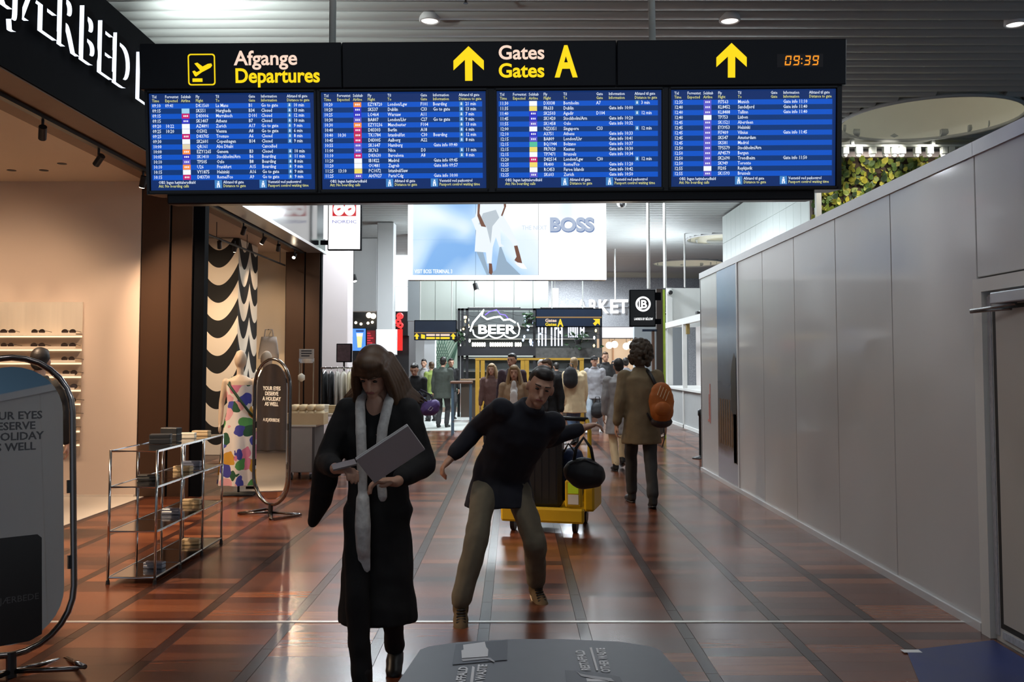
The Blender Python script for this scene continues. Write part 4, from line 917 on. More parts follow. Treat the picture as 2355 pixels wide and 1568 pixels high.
mannequin('mannequin in a bright floral dress with a dark green sash', wx(553, 11.2), 11.2, rad(8), F1, strap=True)
mannequin('second mannequin in a blue floral dress half hidden by the slim mirror', wx(612, 11.9), 11.9, rad(-10), F2)
# ---- tray table, price stand, second table
GC = mat('cabinet_grey', (.36, .32, .28), .55); TRAY = mat('tray_wood', (.62, .45, .25), .6)
X0, X1, Y0 = wx(663, 12.6), wx(725, 12.6), 12.6
t = thing('trolley_cabinet', 'grey display cabinet on casters beside the slim mirror', 'cabinet', ((X0 + X1) / 2, Y0 + .25, 0))
w_ = (X1 - X0) / 2
a = MB(); a.bbox(-w_, w_, -.25, .35, .10, .72, .008); a.build('body', GC, t)
a = MB(); a.box(w_ - .03, w_ + .004, -.255, .355, .06, .73); a.build('side_panel', mat('cabinet_dark', (.08, .07, .065), .5), t)
a = MB(); a.bbox(-w_ - .02, w_ + .02, -.27, .37, .72, .745, .005); a.build('table_top', mat('cabinet_top', (.55, .48, .40), .5), t)
for sx_ in (-1, 1):
    for sy_ in (-.2, .3):
        a = MB(); a.cyl((sx_ * (w_ - .05) - .015, sy_, .04), (sx_ * (w_ - .05) + .015, sy_, .04), .04, .04, 14); c_ = a.build('caster', SPOTM, t); a = MB(); a.box(sx_ * (w_ - .05) - .022, sx_ * (w_ - .05) + .022, sy_ - .02, sy_ + .02, .06, .10); a.build('fork', CHROME, c_)
t2 = thing('wooden_tray', 'pale wooden tray of folded cream cloths on the grey cabinet', 'tray', ((X0 + X1) / 2 + .04, Y0 + .2, .745))
a = MB(); a.box(-.26, .26, -.16, .16, 0, .02); a.box(-.26, .26, -.16, -.145, .02, .16); a.box(-.26, .26, .145, .16, .02, .10); a.box(-.26, -.245, -.145, .145, .02, .16); a.box(.245, .26, -.145, .145, .02, .16); a.build('box', TRAY, t2)
for i in range(4):
    q = thing('folded_cloth', ['cream folded cloth at the left end of the tray', 'cream folded cloth second in the tray', 'cream folded cloth third in the tray', 'cream folded cloth at the right end of the tray'][i], 'cloth', ((X0 + X1) / 2 + .04 - .17 + .115 * i, Y0 + .2, .767), 0, 'cloths in the tray')
    for k in range(3): a = MB(); a.bbox(-.05, .05, -.12, .12, .085 * k, .085 * k + .08, .025); a.build('fold', mat('cloth_cream', (.78, .62, .38), .8), q, True)
t = thing('price_stand', 'slim price stand with a small printed plate above the tray', 'sign stand', (wx(702, 13.0), 13.08, .746))
for s_ in (-1, 1): a = MB(); a.cyl((s_ * .10, 0, .0), (s_ * .10, 0, .87), .009); a.build('pole', mat('stand_brass', (.35, .28, .2), .35, .8), t)
a = MB(); a.box(-.12, .12, -.06, .06, 0, .012); a.build('base', mat('stand_brass', (.35, .28, .2), .35, .8), t)
a = MB(); a.bbox(-.105, .105, -.012, .0, .91, 1.05, .003); pl = a.build('plate', mat('plate_grey', (.52, .47, .42), .5), t)
a = MB(); a.box(-.11, .11, -.002, .01, .85, .92); a.build('holder', CHROME, t)
b = MB()
for r_ in range(3): b.box(-.075, .075 - .03 * (r_ == 2), -.0135, -.0122, 1.015 - .035 * r_, 1.03 - .035 * r_)
b.build('printed_lines', mat('ink_dark', (.03, .03, .035), .5, var=0), pl)
q = thing('hanging_ornament', 'small cream ornament hanging between the price stand poles', 'ornament', (wx(692, 13.0), 13.04, 1.33))
a = MB(); a.lathe([(.01, 0), (.05, .03), (.05, .09), (.01, .12)], 12); a.build('bead', CWH, q, True); a = MB(); a.cyl((0, 0, .11), (0, 0, .31), .002, .002, 5); a.build('string', CWH, q)
t = thing('display_table', 'pale display table with trays behind the grey cabinet', 'table', (wx(742, 14.2), 14.3, 0))
a = MB(); a.bbox(-.34, .34, -.3, .3, .78, .82, .005); a.build('table_top', mat('cabinet_top', (.55, .48, .40), .5), t)
for sx_ in (-.31, .31):
    for sy_ in (-.27, .27): a = MB(); a.box(sx_ - .02, sx_ + .02, sy_ - .02, sy_ + .02, 0, .78); a.build('leg', mat('cabinet_dark', (.08, .07, .065), .5), t)
casebox('gift_box', 'cream gift box on the pale display table', (wx(735, 14.2), 14.2, .822), (.30, .2, .13), CWH, .1, 'box')
casebox('gift_box', 'tan gift box at the end of the pale display table', (wx(765, 14.2), 14.25, .822), (.16, .16, .12), CT, -.1, 'box')
for i, (px, lb) in enumerate(((732, 'dark leather bag under the pale display table, left one'), (752, 'dark leather bag under the pale display table, right one'))):
    q = thing('leather_bag', lb, 'bag', (wx(px, 14.2), 14.2, .0), 0, 'bags under the display table'); a = MB(); a.loft([(0, 0, 0, .12, .09), (0, 0, .15, .14, .10), (0, 0, .34, .10, .05)], 12); a.build('body', mat('leather_dark', (.05, .035, .028), .4), q, True); a = MB(); a.tube([(-.07, 0, .33), (-.05, 0, .5), (.05, 0, .5), (.07, 0, .33)], .009, 6); a.build('handle', mat('leather_dark', (.05, .035, .028), .4), q)
# ---- clothes rail
GY = 15.6
t = thing('clothes_rail', 'chrome clothes rail in front of the pale column', 'clothes rail', (0, GY, 0)); RX0, RX1, RZ = wx(738, GY), wx(838, GY), wz(846, GY)
a = MB(); a.cyl((RX0, 0, RZ), (RX1, 0, RZ), .014); a.build('bar', CHROME, t)
for X in (RX0 + .02, RX1 - .02): a = MB(); a.cyl((X, 0, .03), (X, 0, RZ), .014); a.build('upright', CHROME, t); a = MB(); a.box(X - .02, X + .02, -.25, .25, 0, .03); a.build('foot', CHROME, t)
for i, (px, c_, ln, lb) in enumerate(((748, (.012, .012, .013), .82, 'black coat on the rail nearest the bronze pillar'), (762, (.02, .02, .022), .78, 'second black coat on the clothes rail'), (776, (.50, .47, .42), .95, 'pale grey garment on the clothes rail'), (790, (.62, .58, .50), .95, 'cream garment in the middle of the clothes rail'), (804, (.70, .62, .42), .9, 'pale yellow garment on the clothes rail'), (818, (.75, .72, .66), .85, 'white garment on the clothes rail'), (830, (.08, .16, .10), .8, 'dark green garment at the end of the clothes rail'))):
    q = thing('garment', lb, 'garment', (wx(px, GY), GY, RZ), rad(random.uniform(-3, 3)), 'garments on the rail')
    a = MB(); a.loft([(0, 0, -.06, .025, .05), (0, 0, -.11, .035, .20), (0, 0, -.35, .038, .19), (0, 0, -ln, .044, .21)], 14); a.build('cloth', mat('garment_%d' % i, c_, .85, var=.2), q, True)
    a = MB(); a.tube([(0, -.18, -.11), (0, 0, -.045), (0, .18, -.11)], .006, 5); a.tube([(0, 0, -.045), (0, 0, .0), (0, .02, .018), (0, .03, .0)], .004, 5); a.build('hanger', CHROME, q)
# ================================================================ FAR CONCOURSE
WHITEP = mat('white_paint', (.72, .74, .75), .6, var=.03, scale=2); PINKC = mat('column_pinkish', (.62, .56, .56), .6, var=.03, scale=2)
def col(name, label, px0, px1, Y, z1, m, cat='column', z0=0, dep=None):
    a = MB(); X0, X1 = wx(px0, Y), wx(px1, Y); a.bbox(X0, X1, Y, Y + (dep or (X1 - X0)), z0, z1, .02); return structure(a.build(name, m), label, cat)
col('column_pale', 'wide pale pinkish column right of the bronze pillar', 738, 800, 20.2, CEZ, PINKC)
col('column_grey', 'slim light grey column standing clear under the slats', 865, 904, 27.5, CEZ, WHITEP)
col('wall_white_curve', 'bright white upper wall between the two pale columns', 802, 866, 31, CEZ, WHITEP, 'wall', wz(716, 31), .4)
# bright glazing deep on the left
t = thing('window_1', 'bright daylight window far down the hall', 'window', (0, 36, 0), kind='structure')
a = MB(); a.box(wx(903, 36), wx(938, 36), 0, .03, wz(716, 36), wz(560, 36)); a.build('pane', glow('daylight_pane', (.93, .97, 1), 2.6), t)
a = MB(); a.box(wx(901, 36), wx(904, 36), -.05, .05, wz(718, 36), wz(558, 36)); a.box(wx(901, 36), wx(938, 36), -.05, .05, wz(718, 36), wz(715, 36)); a.box(wx(901, 36), wx(938, 36), -.05, .05, wz(660, 36), wz(658, 36)); a.build('window_frame', WHITEP, t)
# pale green bulkhead behind the screen
BK = 30.0
t = thing('wall_bulkhead', 'pale green panelled bulkhead under the advertising screen', 'wall', (0, BK, 0), kind='structure'); PG = mat('pale_green_panel', (.58, .63, .58), .5, var=.03, scale=1); GC2 = mat('bulkhead_grey', (.36, .39, .41), .5, var=.03)
ex = [936, 966, 1000, 1048, 1090, 1136, 1182, 1226, 1262]
for i, (p0, p1) in enumerate(zip(ex[:-1], ex[1:])): a = MB(); a.bbox(wx(p0, BK) + .006, wx(p1, BK) - .006, 0, .08, wz(738, BK), CEZ - .1, .006); a.build('panel', GC2 if i == 0 else PG, t)
a = MB(); a.box(wx(936, BK), wx(1262, BK), .08, .4, wz(738, BK), CEZ - .1); a.build('core', GC2, t)
def cone(px, py, Y, label, zc):
    t = thing('hanging_spotlight', label, 'spotlight', tuple(at(px, py, Y)), 0, 'hanging spotlights'); z0 = t.location.z
    a = MB(); a.cyl((0, 0, .0), (.05, -.04, -.18), .06, .07, 12); a.build('housing', SPOTM, t); a = MB(); a.cyl((.052, -.042, -.185), (.054, -.044, -.19), .055, .055, 12); a.build('lens', glow('lens_soft', (1, 1, .95), 3), t); a = MB(); a.cyl((0, 0, 0), (0, 0, zc - z0), .012, .012, 6); a.build('stem', SPOTM, t)
cone(1092, 652, 24, 'small dark spotlight hanging below the advertising screen', 5.9); cone(813, 632, 26, 'small dark spotlight in front of the bright white wall', 5.9)
# ---- dark food shop on the left with its screens
DKS = mat('dark_shop', (.02, .02, .022), .5, var=.2)
t = thing('food_stall', 'black food stall with red lit menu behind the columns', 'stall', (0, 32, 0)); SX0, SX1 = wx(796, 32), wx(938, 32)
a = MB(); a.box(SX0, SX1, .3, 2.5, 0, wz(716, 32)); a.build('body', DKS, t)
a = MB(); a.box(SX0, SX1, -.05, .3, 2.55, wz(716, 32)); a.build('canopy', DKS, t)
a = MB(); a.box(SX0, SX1, -.1, .3, 0, 1.1); a.build('counter', mat('counter_red', (.10, .02, .02), .4), t)
a = MB()
for i, (px, py) in enumerate(((848, 725), (858, 727), (818, 742), (830, 745), (846, 743), (856, 741))): a.ell((wx(px, 31.8), -.25, wz(py, 31.8)), .10 if i < 2 else .05, n=10, m=6)
a.build('bulbs', glow('stall_bulb', (1, .85, .62), 3), t, True)
a = MB(); a.box(wx(842, 32), wx(863, 32), -.09, -.05, wz(802, 32), wz(760, 32)); mn = a.build('menu_screen', glow('menu_red', (.16, .004, .008), 1), t)
b = MB()
for r_ in range(6):
    w_ = 6 + 10 * random.random(); b.box(wx(845, 32), wx(845 + w_, 32), -.095, -.091, wz(768 + 5.5 * r_, 32), wz(765 + 5.5 * r_, 32))
b.build('menu_lines', glow('menu_line', (.7, .03, .05), 1), mn)
a = MB(); a.box(wx(912, 32), wx(926, 32), -.09, -.05, wz(806, 32), wz(757, 32)); a.build('red_panel', glow('panel_red', (.80, .02, .015), 1.2), t)
a = MB()
for cx_, cy_, r_ in ((920, 727, 6), (916, 740, 5), (921, 748, 5)): a.tube([(wx(cx_ + r_ * math.cos(i * PI / 6), 32), -.12, wz(cy_ + r_ * .9 * math.sin(i * PI / 6), 32)) for i in range(12)], .035, 6, True)
a.tube([(wx(913, 32), -.12, wz(737, 32)), (wx(924, 32), -.12, wz(722, 32))], .035, 6); a.tube([(wx(912, 32), -.12, wz(748, 32)), (wx(924, 32), -.12, wz(755, 32))], .035, 6); a.build('red_neon', glow('neon_red', (1, .03, .03), 2.2), t)
t = lightbox('poster_screen', 'bright blue screen showing a tall glass', 809, 842, 754, 808, 28, glow('poster_blue', (.10, .32, .85), 1.1), cat='screen')
ppoly(t, 'glass_image', [(820, 773), (833, 773), (831, 799), (822, 799)], glow('glass_yellow', (.95, .85, .35), 1.1), 28); ppoly(t, 'foam_image', [(819, 766), (834, 766), (833, 774), (820, 774)], LBW, 28); ppoly(t, 'caption_image', [(818, 759), (836, 759), (836, 763), (818, 763)], glow('caption_navy', (.02, .06, .25), 1), 28)
a = MB(); a.cyl((wx(825, 28), .06, 0), (wx(825, 28), .06, wz(807, 28)), .04); a.build('post', SPOTM, t)
t = lightbox('white_board', 'blank white lit board behind the woman in black', 864, 912, 757, 816, 22, glow('board_white', (.97, .97, 1), 1.3), cat='board', rim=WHITEP)
a = MB(); a.cyl((wx(888, 22), .06, 0), (wx(888, 22), .06, wz(815, 22)), .04); a.build('post', WHITEP, t)
t = lightbox('shop_placard', 'small dark patterned placard in front of the pale column', 773, 808, 790, 833, 18.4, mat('placard_dark', (.05, .03, .05), .5, var=.9, scale=12), cat='placard')
a = MB(); a.cyl((wx(790, 18.4), .06, 0), (wx(790, 18.4), .06, wz(832, 18.4)), .02); a.build('post', SPOTM, t)
# ---- green lattice wall with white post
t = thing('lattice_wall', 'pale green lattice screen left of the beer bar', 'lattice', (0, 33, 0)); X0, X1, Z1 = wx(976, 33), wx(1056, 33), wz(782, 33)
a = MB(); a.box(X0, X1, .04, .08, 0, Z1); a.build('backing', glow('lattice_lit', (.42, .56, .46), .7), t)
gm = mat('lattice_green', (.10, .20, .14), .6)
for i in range(14):
    x_ = X0 + (X1 - X0) * i / 13
    for s_ in (-1, 1):
        xa, xb = x_ - s_ * .55, x_ + s_ * .55; a = MB(); a.cyl((min(max(xa, X0), X1), 0, .3), (min(max(xb, X0), X1), 0, Z1), .015, .015, 5); a.build('lath', gm, t)
col('column_white', 'white post in front of the green lattice', 974, 1001, 31.5, wz(745, 31.5), WHITEP)
# ---- beer bar
BB = 27.0
bar = thing('beer_bar', 'black framed beer bar with a white neon sign', 'bar', (0, BB, 0)); X0, X1 = wx(1053, BB), wx(1384, BB); XM = wx(1231, BB); ZT = wz(709, BB)
BKM = mat('bar_black', (.012, .012, .015), .45, var=.2)
for px in (1055, 1063, 1074, 1229, 1382): a = MB(); a.box(wx(px, BB) - .04, wx(px, BB) + .04, 0, .08, 0, ZT); a.build('post', BKM, bar)
a = MB(); a.box(X0, X1, 0, .08, ZT - .06, ZT); a.build('top_rail', BKM, bar)
a = MB(); a.box(X0, XM, -.1, .1, wz(818, BB), wz(796, BB)); a.build('fascia_band', BKM, bar)
a = MB(); a.box(XM, X1, -.05, .1, wz(822, BB), wz(800, BB)); a.build('fascia_band', mat('bar_mesh_band', (.06, .058, .055), .5, var=.7, scale=14), bar)
a = MB(); a.box(X0, X1, 1.6, 1.7, 0, ZT); a.build('back_wall', mat('bar_back', (.09, .10, .10), .5, var=.6, scale=2.5), bar)
a = MB(); a.bbox(X0 + .1, X1 - .1, -.2, .5, 0, 1.08, .01); a.build('counter', mat('bar_counter', (.05, .035, .025), .4), bar); a = MB(); a.bbox(X0, X1, -.3, .6, 1.08, 1.13, .01); a.build('counter_top', mat('bar_top', (.22, .14, .08), .3), bar)
for z_ in (1.35, 1.75, 2.35, 2.75): a = MB(); a.box(X0 + .1, X1 - .1, 1.3, 1.6, z_ - .03, z_); a.build('shelf', mat('bar_shelf', (.30, .28, .24), .4), bar)
a = MB(); a.box(X0 + .1, X1 - .1, 1.28, 1.31, 1.80, 1.86); a.build('shelf_light', glow('bar_strip', (.85, 1, .85), 2.0), bar)
NEON = glow('neon_white', (.88, 1, 1), 3.0)
sg = thing('neon_sign', 'white neon cloud sign reading BEER over the bar', 'neon sign', (0, BB - .15, 0)); NY = BB - .15
ptext(sg, 'lettering', 'BEER', 1098, 767, 20, NEON, NY, 88, .03)
b = MB(); pts = []
for i in range(41):
    u_ = i / 40; px = 1089 + 104 * u_; py = 768 + 9 * abs(math.sin(3 * PI * u_)) ** .7; pts.append((wx(px, NY), 0, wz(py, NY)))
pts = [(wx(1087, NY), 0, wz(758, NY))] + pts + [(wx(1195, NY), 0, wz(755, NY)), (wx(1190, NY), 0, wz(742, NY))]; b.tube(pts, .022, 6); b.build('cloud_tube', NEON, sg, True)
b = MB(); b.tube([(wx(x, NY), 0, wz(y, NY)) for x, y in ((1081, 762), (1088, 742), (1100, 728), (1113, 712), (1108, 726), (1120, 734), (1135, 730), (1150, 728), (1158, 736), (1172, 734), (1186, 742))], .03, 6); b.build('crown_tube', NEON, sg, True)
b = MB(); b.tube([(wx(x, NY), .05, wz(y, NY)) for x, y in ((1115, 724), (1126, 716), (1142, 712), (1150, 722), (1162, 724), (1170, 734))], .014, 6); b.build('violet_tube', glow('neon_violet', (.15, .08, 1), 2.5), sg, True)
for px in (1100, 1180): b = MB(); b.cyl((wx(px, NY), .01, wz(735, NY)), (wx(px, NY), .01, ZT - .03), .008); b.build('wire', SPOTM, sg)
b = MB()
for p0, p1 in ((1085, 1118), (1126, 1180), (1184, 1198)):
    x_ = p0
    while x_ < p1 - 3: b.bbox(wx(x_, NY), wx(x_ + 4.6, NY), .0, .05, wz(797, NY), wz(787, NY), .02); x_ += 5.4
b.build('lit_word_bars', glow('word_white', (1, .98, .86), 2.2), sg)
# string lights between the frames
st = thing('string_lights', 'sparkling string lights hung inside the black bar frame', 'string lights', (0, BB - .1, 0)); rs = random.Random(3)
bulb = MB(); bulb.ell((0, 0, 0), .03, n=8, m=5); bm_ = {}
for k_, c_ in (('b', (.45, .62, 1)), ('w', (1, 1, 1)), ('y', (1, .7, .25))): me = bulb.mesh('bulb'); me.materials.append(glow('bulb_' + k_, c_, 4)); bm_[k_] = me
for i in range(46):
    px = rs.choice([rs.uniform(1195, 1228), rs.uniform(1236, 1380), rs.uniform(1058, 1080)]); py = rs.uniform(722, 795); k_ = 'b' if 1190 < px < 1250 else rs.choice('wwy'); inst(bm_[k_], 'bulb', st, (wx(px, BB), rs.uniform(-.05, .5), wz(py, BB)), None, (1, 1, rs.uniform(1, 1.8)))
b = MB()
for k in range(3): b.tube([(wx(1058 + i * 32.4, BB), .0, wz(722 + 24 * k + 7 * math.sin(i * 1.7 + k), BB)) for i in range(11)], .006, 4)
b.build('wire', SPOTM, st)
t = thing('lit_letter_bars', 'row of upright white bars standing for unreadable lit letters under the gate sign', 'light tubes', (0, BB + .3, 0))  # plain glowing bars in place of unreadable lit letters
for i, px in enumerate((1238, 1246, 1254, 1268, 1276, 1284, 1292, 1308, 1313, 1318, 1323, 1328, 1336, 1343)):
    a = MB(); a.bbox(wx(px, BB), wx(px + 3.5, BB), 0, .05, wz(795 if i < 7 else 775, BB), wz(748, BB), .01); a.build('tube', glow('letter_bar_lit', (.82, .86, 1), 1.3), t)
a = MB(); a.box(wx(1236, BB), wx(1350, BB), .02, .06, ZT - .1, ZT - .06); a.build('letter_rail', BKM, t)
a = MB(); a.bbox(wx(1381, BB), wx(1385, BB), -.06, 0, wz(782, BB), wz(724, BB), .01); a.build('violet_tube', glow('neon_lilac', (.75, .45, 1), 1.6), t)
# planter greenery in the bar frame
lf = MB(); lf.add([(0, 0, 0), (.035, .01, .05), (0, .0, .13), (-.035, .01, .05)], [(0, 1, 2, 3)]); leaf_far = lf.mesh('leaf'); leaf_far.materials.append(mat('leaf_dark', (.02, .05, .02), .5, var=.4, scale=20))
for i, (px, py, r_, lb) in enumerate(((1218, 735, .35, 'dark leafy plant hanging at the corner of the bar frame'), (1330, 782, .45, 'dark leafy plant in the bar frame under the gate sign'), (1050, 775, .3, 'trailing plant at the left edge of the beer bar'))):
    t = thing('hanging_plant', lb, 'plant', (wx(px, BB - .3), BB - .3, wz(py, BB - .3)), 0, 'plants in the bar frame')
    a = MB(); a.lathe([(.08, -.12), (.12, .0), (.12, .02)], 10); a.build('pot', SPOTM, t); a = MB(); a.cyl((0, 0, 0), (0, 0, ZT + 0 - t.location.z - .03), .006, .006, 5); a.build('cord', SPOTM, t)
    for k in range(34): inst(leaf_far, 'leaf', t, (rs.gauss(0, r_ * .4), rs.gauss(0, .12), rs.uniform(-r_ * .6, r_ * .5)), (rs.uniform(-2, 2), rs.uniform(-2, 2), rs.uniform(0, 6)), (1.3, 1.3, 1.3))
# yellow framed counter in front of the bar
t = thing('serving_frame', 'mustard yellow metal serving frame in front of the beer bar', 'serving frame', (0, 22.5, 0)); YM = mat('mustard_metal', (.55, .33, .05), .4, .2, var=.15)
for px in (1098, 1110, 1202, 1212, 1322, 1338): a = MB(); a.box(wx(px, 22.5) - .05, wx(px, 22.5) + .05, 0, .08, 0, wz(826, 22.5)); a.build('post', YM, t)
a = MB(); a.box(wx(1093, 22.5), wx(1343, 22.5), -.01, .09, wz(828, 22.5), wz(823, 22.5)); a.build('top_rail', YM, t)
a = MB(); a.box(wx(1093, 22.5), wx(1343, 22.5), .02, .5, .88, .93); a.build('worktop', mat('bar_top', (.22, .14, .08), .3), t)
# tall cafe table
t = thing('standing_table', 'tall brown standing table with blue legs near the lattice', 'table', (wx(1062, 20.5), 20.5, 0))
a = MB(); a.bbox(-.24, .24, -.3, .3, 1.14, 1.19, .01); a.build('table_top', mat('table_brown', (.16, .08, .05), .4), t)
for sx_ in (-.2, .2):
    for sy_ in (-.25, .25): a = MB(); a.cyl((sx_, sy_, 0), (sx_, sy_, 1.14), .018); a.build('leg', mat('leg_blue', (.12, .20, .28), .35, .4), t)
a = MB(); a.tube([(-.2, -.25, .3), (.2, -.25, .3), (.2, .25, .3), (-.2, .25, .3)], .012, 6, True); a.build('foot_ring', CHROME, t)
# pale tiled floor edge near the cafe
a = MB(); a.box(wx(930, 25.5), wx(1082, 25.5), 21.6, 29.5, 0.001, .012); structure(a.build('floor_pale', mat('pale_floor', (.55, .57, .54), .3)), 'pale floor area of the cafe', 'floor')
# ---- ARKET shop at the end
AY = 43.0
t = thing('wall_arket', 'curved grey speckled shop front carrying white letters', 'wall', (0, AY, 0), kind='structure')
ARK = mat('speckled_grey', (.30, .31, .33), .55, var=.6, scale=22)
b = MB(); n_ = 24; v_ = []
ax0, ax1 = wx(1250, AY), wx(1660, AY)
for i in range(n_ + 1):
    u_ = i / n_; x_ = ax0 + (ax1 - ax0) * u_; y_ = .5 * (2 * u_ - .75) ** 2; v_ += [(x_, y_, wz(751, AY)), (x_, y_, 5.62)]
b.add(v_, [(2 * i, 2 * i + 2, 2 * i + 3, 2 * i + 1) for i in range(n_)]); b.build('front', ARK, t, True)
b = MB(); b.box(wx(1490, AY), ax1, .35, .6, 0, wz(751, AY)); b.build('side_front', ARK, t)
ak = thing('shop_lettering', 'white lit letters reading ARKET on the grey shop front', 'shop sign', (0, AY - .12, 0)); AYL = AY - .12
for ch, px, w_ in (('A', 1328, 24), ('R', 1354, 20), ('K', 1376, 23), ('E', 1402, 19), ('T', 1423, 23)): ptext(ak, 'letter', ch, px, 719, 30, glow('arket_white', (1, 1, 1), 2.2), AYL, w_, .03, -.02, 4)
b = MB(); b.box(wx(1330, AYL), wx(1446, AYL), -.01, .3, wz(706, AYL), wz(703, AYL)); b.build('mounting_rail', ARK, ak)
t = lightbox('lit_blade_sign', 'plain white lit blade sign left of the ARKET letters', 1268, 1286, 662, 709, 38, glow('blade_white', (1, 1, 1), 1.8), cat='sign', rim=WHITEP)
b = MB(); b.cyl((wx(1277, 38), .05, wz(662, 38)), (wx(1277, 38), .05, 5.9), .02); b.build('hanger_tube', MATS['tube_white'], t)
t = thing('shop_interior', 'warm lit shop interior under the white band', 'shop', (0, AY, 0)); X0, X1 = wx(1384, AY), wx(1489, AY)
b = MB(); b.box(X0, X1, .1, .5, wz(776, AY), wz(752, AY)); b.build('white_band', glow('band_white', (.9, .88, .95), 1.1), t)
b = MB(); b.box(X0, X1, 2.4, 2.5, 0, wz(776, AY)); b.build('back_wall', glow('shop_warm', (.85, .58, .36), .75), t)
b = MB(); b.box(X0, X1, .5, 2.4, -.01, .004); b.build('shop_floor', mat('pale_floor', (.55, .57, .54), .3), t)
for i, (px, py) in enumerate(((1401, 794), (1413, 792), (1440, 796), (1450, 792), (1462, 790), (1474, 794))):
    b = MB(); b.ell((wx(px, AY + 1), .9, wz(py, AY + 1)), .17, n=14, m=8); g_ = b.build('globe_lamp', glow('globe', (1, .88, .66), 3.5), t, True); b = MB(); b.cyl((wx(px, AY + 1), .9, wz(py, AY + 1) + .16), (wx(px, AY + 1), .9, wz(776, AY)), .01, .01, 5); b.build('cord', SPOTM, g_)
b = MB(); b.box(wx(1420, AY), wx(1424, AY), 2.2, 2.4, 0, wz(780, AY)); b.build('mullion', mat('shop_wood', (.25, .13, .07), .5), t)
light('POINT', 'shop_glow', (wx(1440, AY), AY + 1.2, 2.1), energy=90, color=(1, .85, .65), size=.3)
# added uplights, out of sight on roofs and a wall, brightening the far slats
for i, (X, Y, Z, e_, lb) in enumerate(((-.6, 27.6, ZT, 260, 'added uplight bar on the roof of the beer bar, left one'), (1.6, 27.6, ZT, 260, 'added uplight bar on the roof of the beer bar, right one'), (5.0, 21.0, 2.72, 150, 'added uplight bar on the kiosk roof'), (4.9, 30.5, 3.2, 260, 'added uplight bar on a low wall beyond the kiosk'))):
    t = thing('added_uplight_bar', lb, 'uplight', (X, Y, Z), 0, 'added uplight bars'); b = MB(); b.box(-.8, .8, -.1, .1, 0, .06); b.build('housing', SPOTM, t); b = MB(); b.box(-.75, .75, -.08, .08, .061, .065); b.build('lens', glow('added_upbar_lens', (.9, .96, 1), 4), t)
    light('AREA', 'added_uplight_wash', (X, Y, Z + .08), (PI, 0, 0), e_, COOL, 1.5, .2)
a = MB(); a.box(X0, X1, -.02, 1.72, ZT - 0.0, ZT + .001); 
t = thing('low_wall', 'plain grey low wall beyond the kiosk', 'wall', (0, 30.5, 0), kind='structure'); b = MB(); b.box(4.0, 5.8, -.15, .15, 0, 3.2); b.build('body', GC2, t)
# ---- dark post with green edge and the white kiosk
KY = 20.0
t = thing('sign_post', 'dark brown post with a lime edge carrying the round monogram sign', 'post', (0, 19.6, 0)); 
b = MB(); b.box(wx(1511, 19.6), wx(1525, 19.6), 0, .12, 0, wz(664, 19.6)); b.build('post', mat('post_brown', (.035, .022, .016), .45), t); b = MB(); b.box(wx(1525.5, 19.6), wx(1531, 19.6), .0, .10, 0, wz(666, 19.6)); b.build('lime_edge', mat('lime', (.30, .42, .04), .5, var=.4, scale=6), t)
b = MB(); b.box(wx(1500, 19.6), wx(1506, 19.6), .0, .10, 0, wz(760, 19.6)); b.build('inner_post', mat('post_rust', (.10, .05, .03), .45), t); b = MB(); b.box(wx(1478, 19.6), wx(1512, 19.6), .0, .10, wz(762, 19.6), wz(757, 19.6)); b.build('awning', NAVYP, t)
ks = thing('kiosk', 'white kiosk frame under construction behind the hoarding end', 'kiosk', (0, 0, 0)); KX = 4.2; KW = mat('kiosk_white', (.66, .66, .64), .5, var=.03); KG = mat('kiosk_inner', (.52, .48, .46), .6, var=.04)
yA, yB = 17.5, 25.6
b = MB(); b.box(KX + .9, KX + 1.0, yA, yB, .9, 2.6); b.build('inner_wall', KG, ks)
b = MB(); b.box(KX, KX + .1, yA, yB, .08, .92); b.build('low_panel', mat('kiosk_grey', (.36, .37, .37), .5), ks)
b = MB(); b.box(KX - .06, KX + .9, yA, yB, .92, .97); b.build('counter', KW, ks); b = MB(); b.box(KX - .02, KX + .1, yA, yB, 2.55, 2.70); b.build('top_beam', KW, ks); b = MB(); b.box(KX - .03, KX + .1, yA, yB, 0, .08); b.build('skirting', KW, ks)
for y_ in (17.55, 19.6, 22.6, 25.5): b = MB(); b.box(KX - .03, KX + .07, y_ - .05, y_ + .05, 0, 2.55); b.build('post', KW, ks)
for y_ in (19.4, 22.4): b = MB(); b.box(KX + .02, KX + .10, y_ - .09, y_ + .02, 2.3, 2.55); b.build('timber_block', mat('block_olive', (.22, .15, .04), .6), ks)
b = MB(); b.box(wx(1533, 25.8), wx(1640, 25.8), 25.7, 25.8, 2.6, wz(663, 25.8)); b.build('upper_panel', KW, ks)
b = MB(); b.box(wx(1533, 25.8), wx(1545, 25.8), 25.62, 25.7, 0, wz(663, 25.8)); b.build('corner_post', KW, ks)
def seccam(label, px, py, Y):
    t = thing('security_camera', label, 'security camera', tuple(at(px, py, Y)), 0, 'dome security cameras'); b = MB(); b.ell((0, 0, 0), (.11, .11, .11), n=14, m=8); b.build('housing', KW, t, True); b = MB(); b.ell((0, -.06, -.02), .07, n=12, m=8); b.build('lens_dome', SPOTM, t, True); return t
seccam('dome security camera on the white kiosk corner', 1541, 671, 25.55)
t = seccam('dome security camera under the board, hanging from the slats', 1430, 468, 20.0); b = MB(); b.cyl((0, 0, .08), (0, 0, 5.9 - t.location.z), .02); b.build('stem', KW, t)
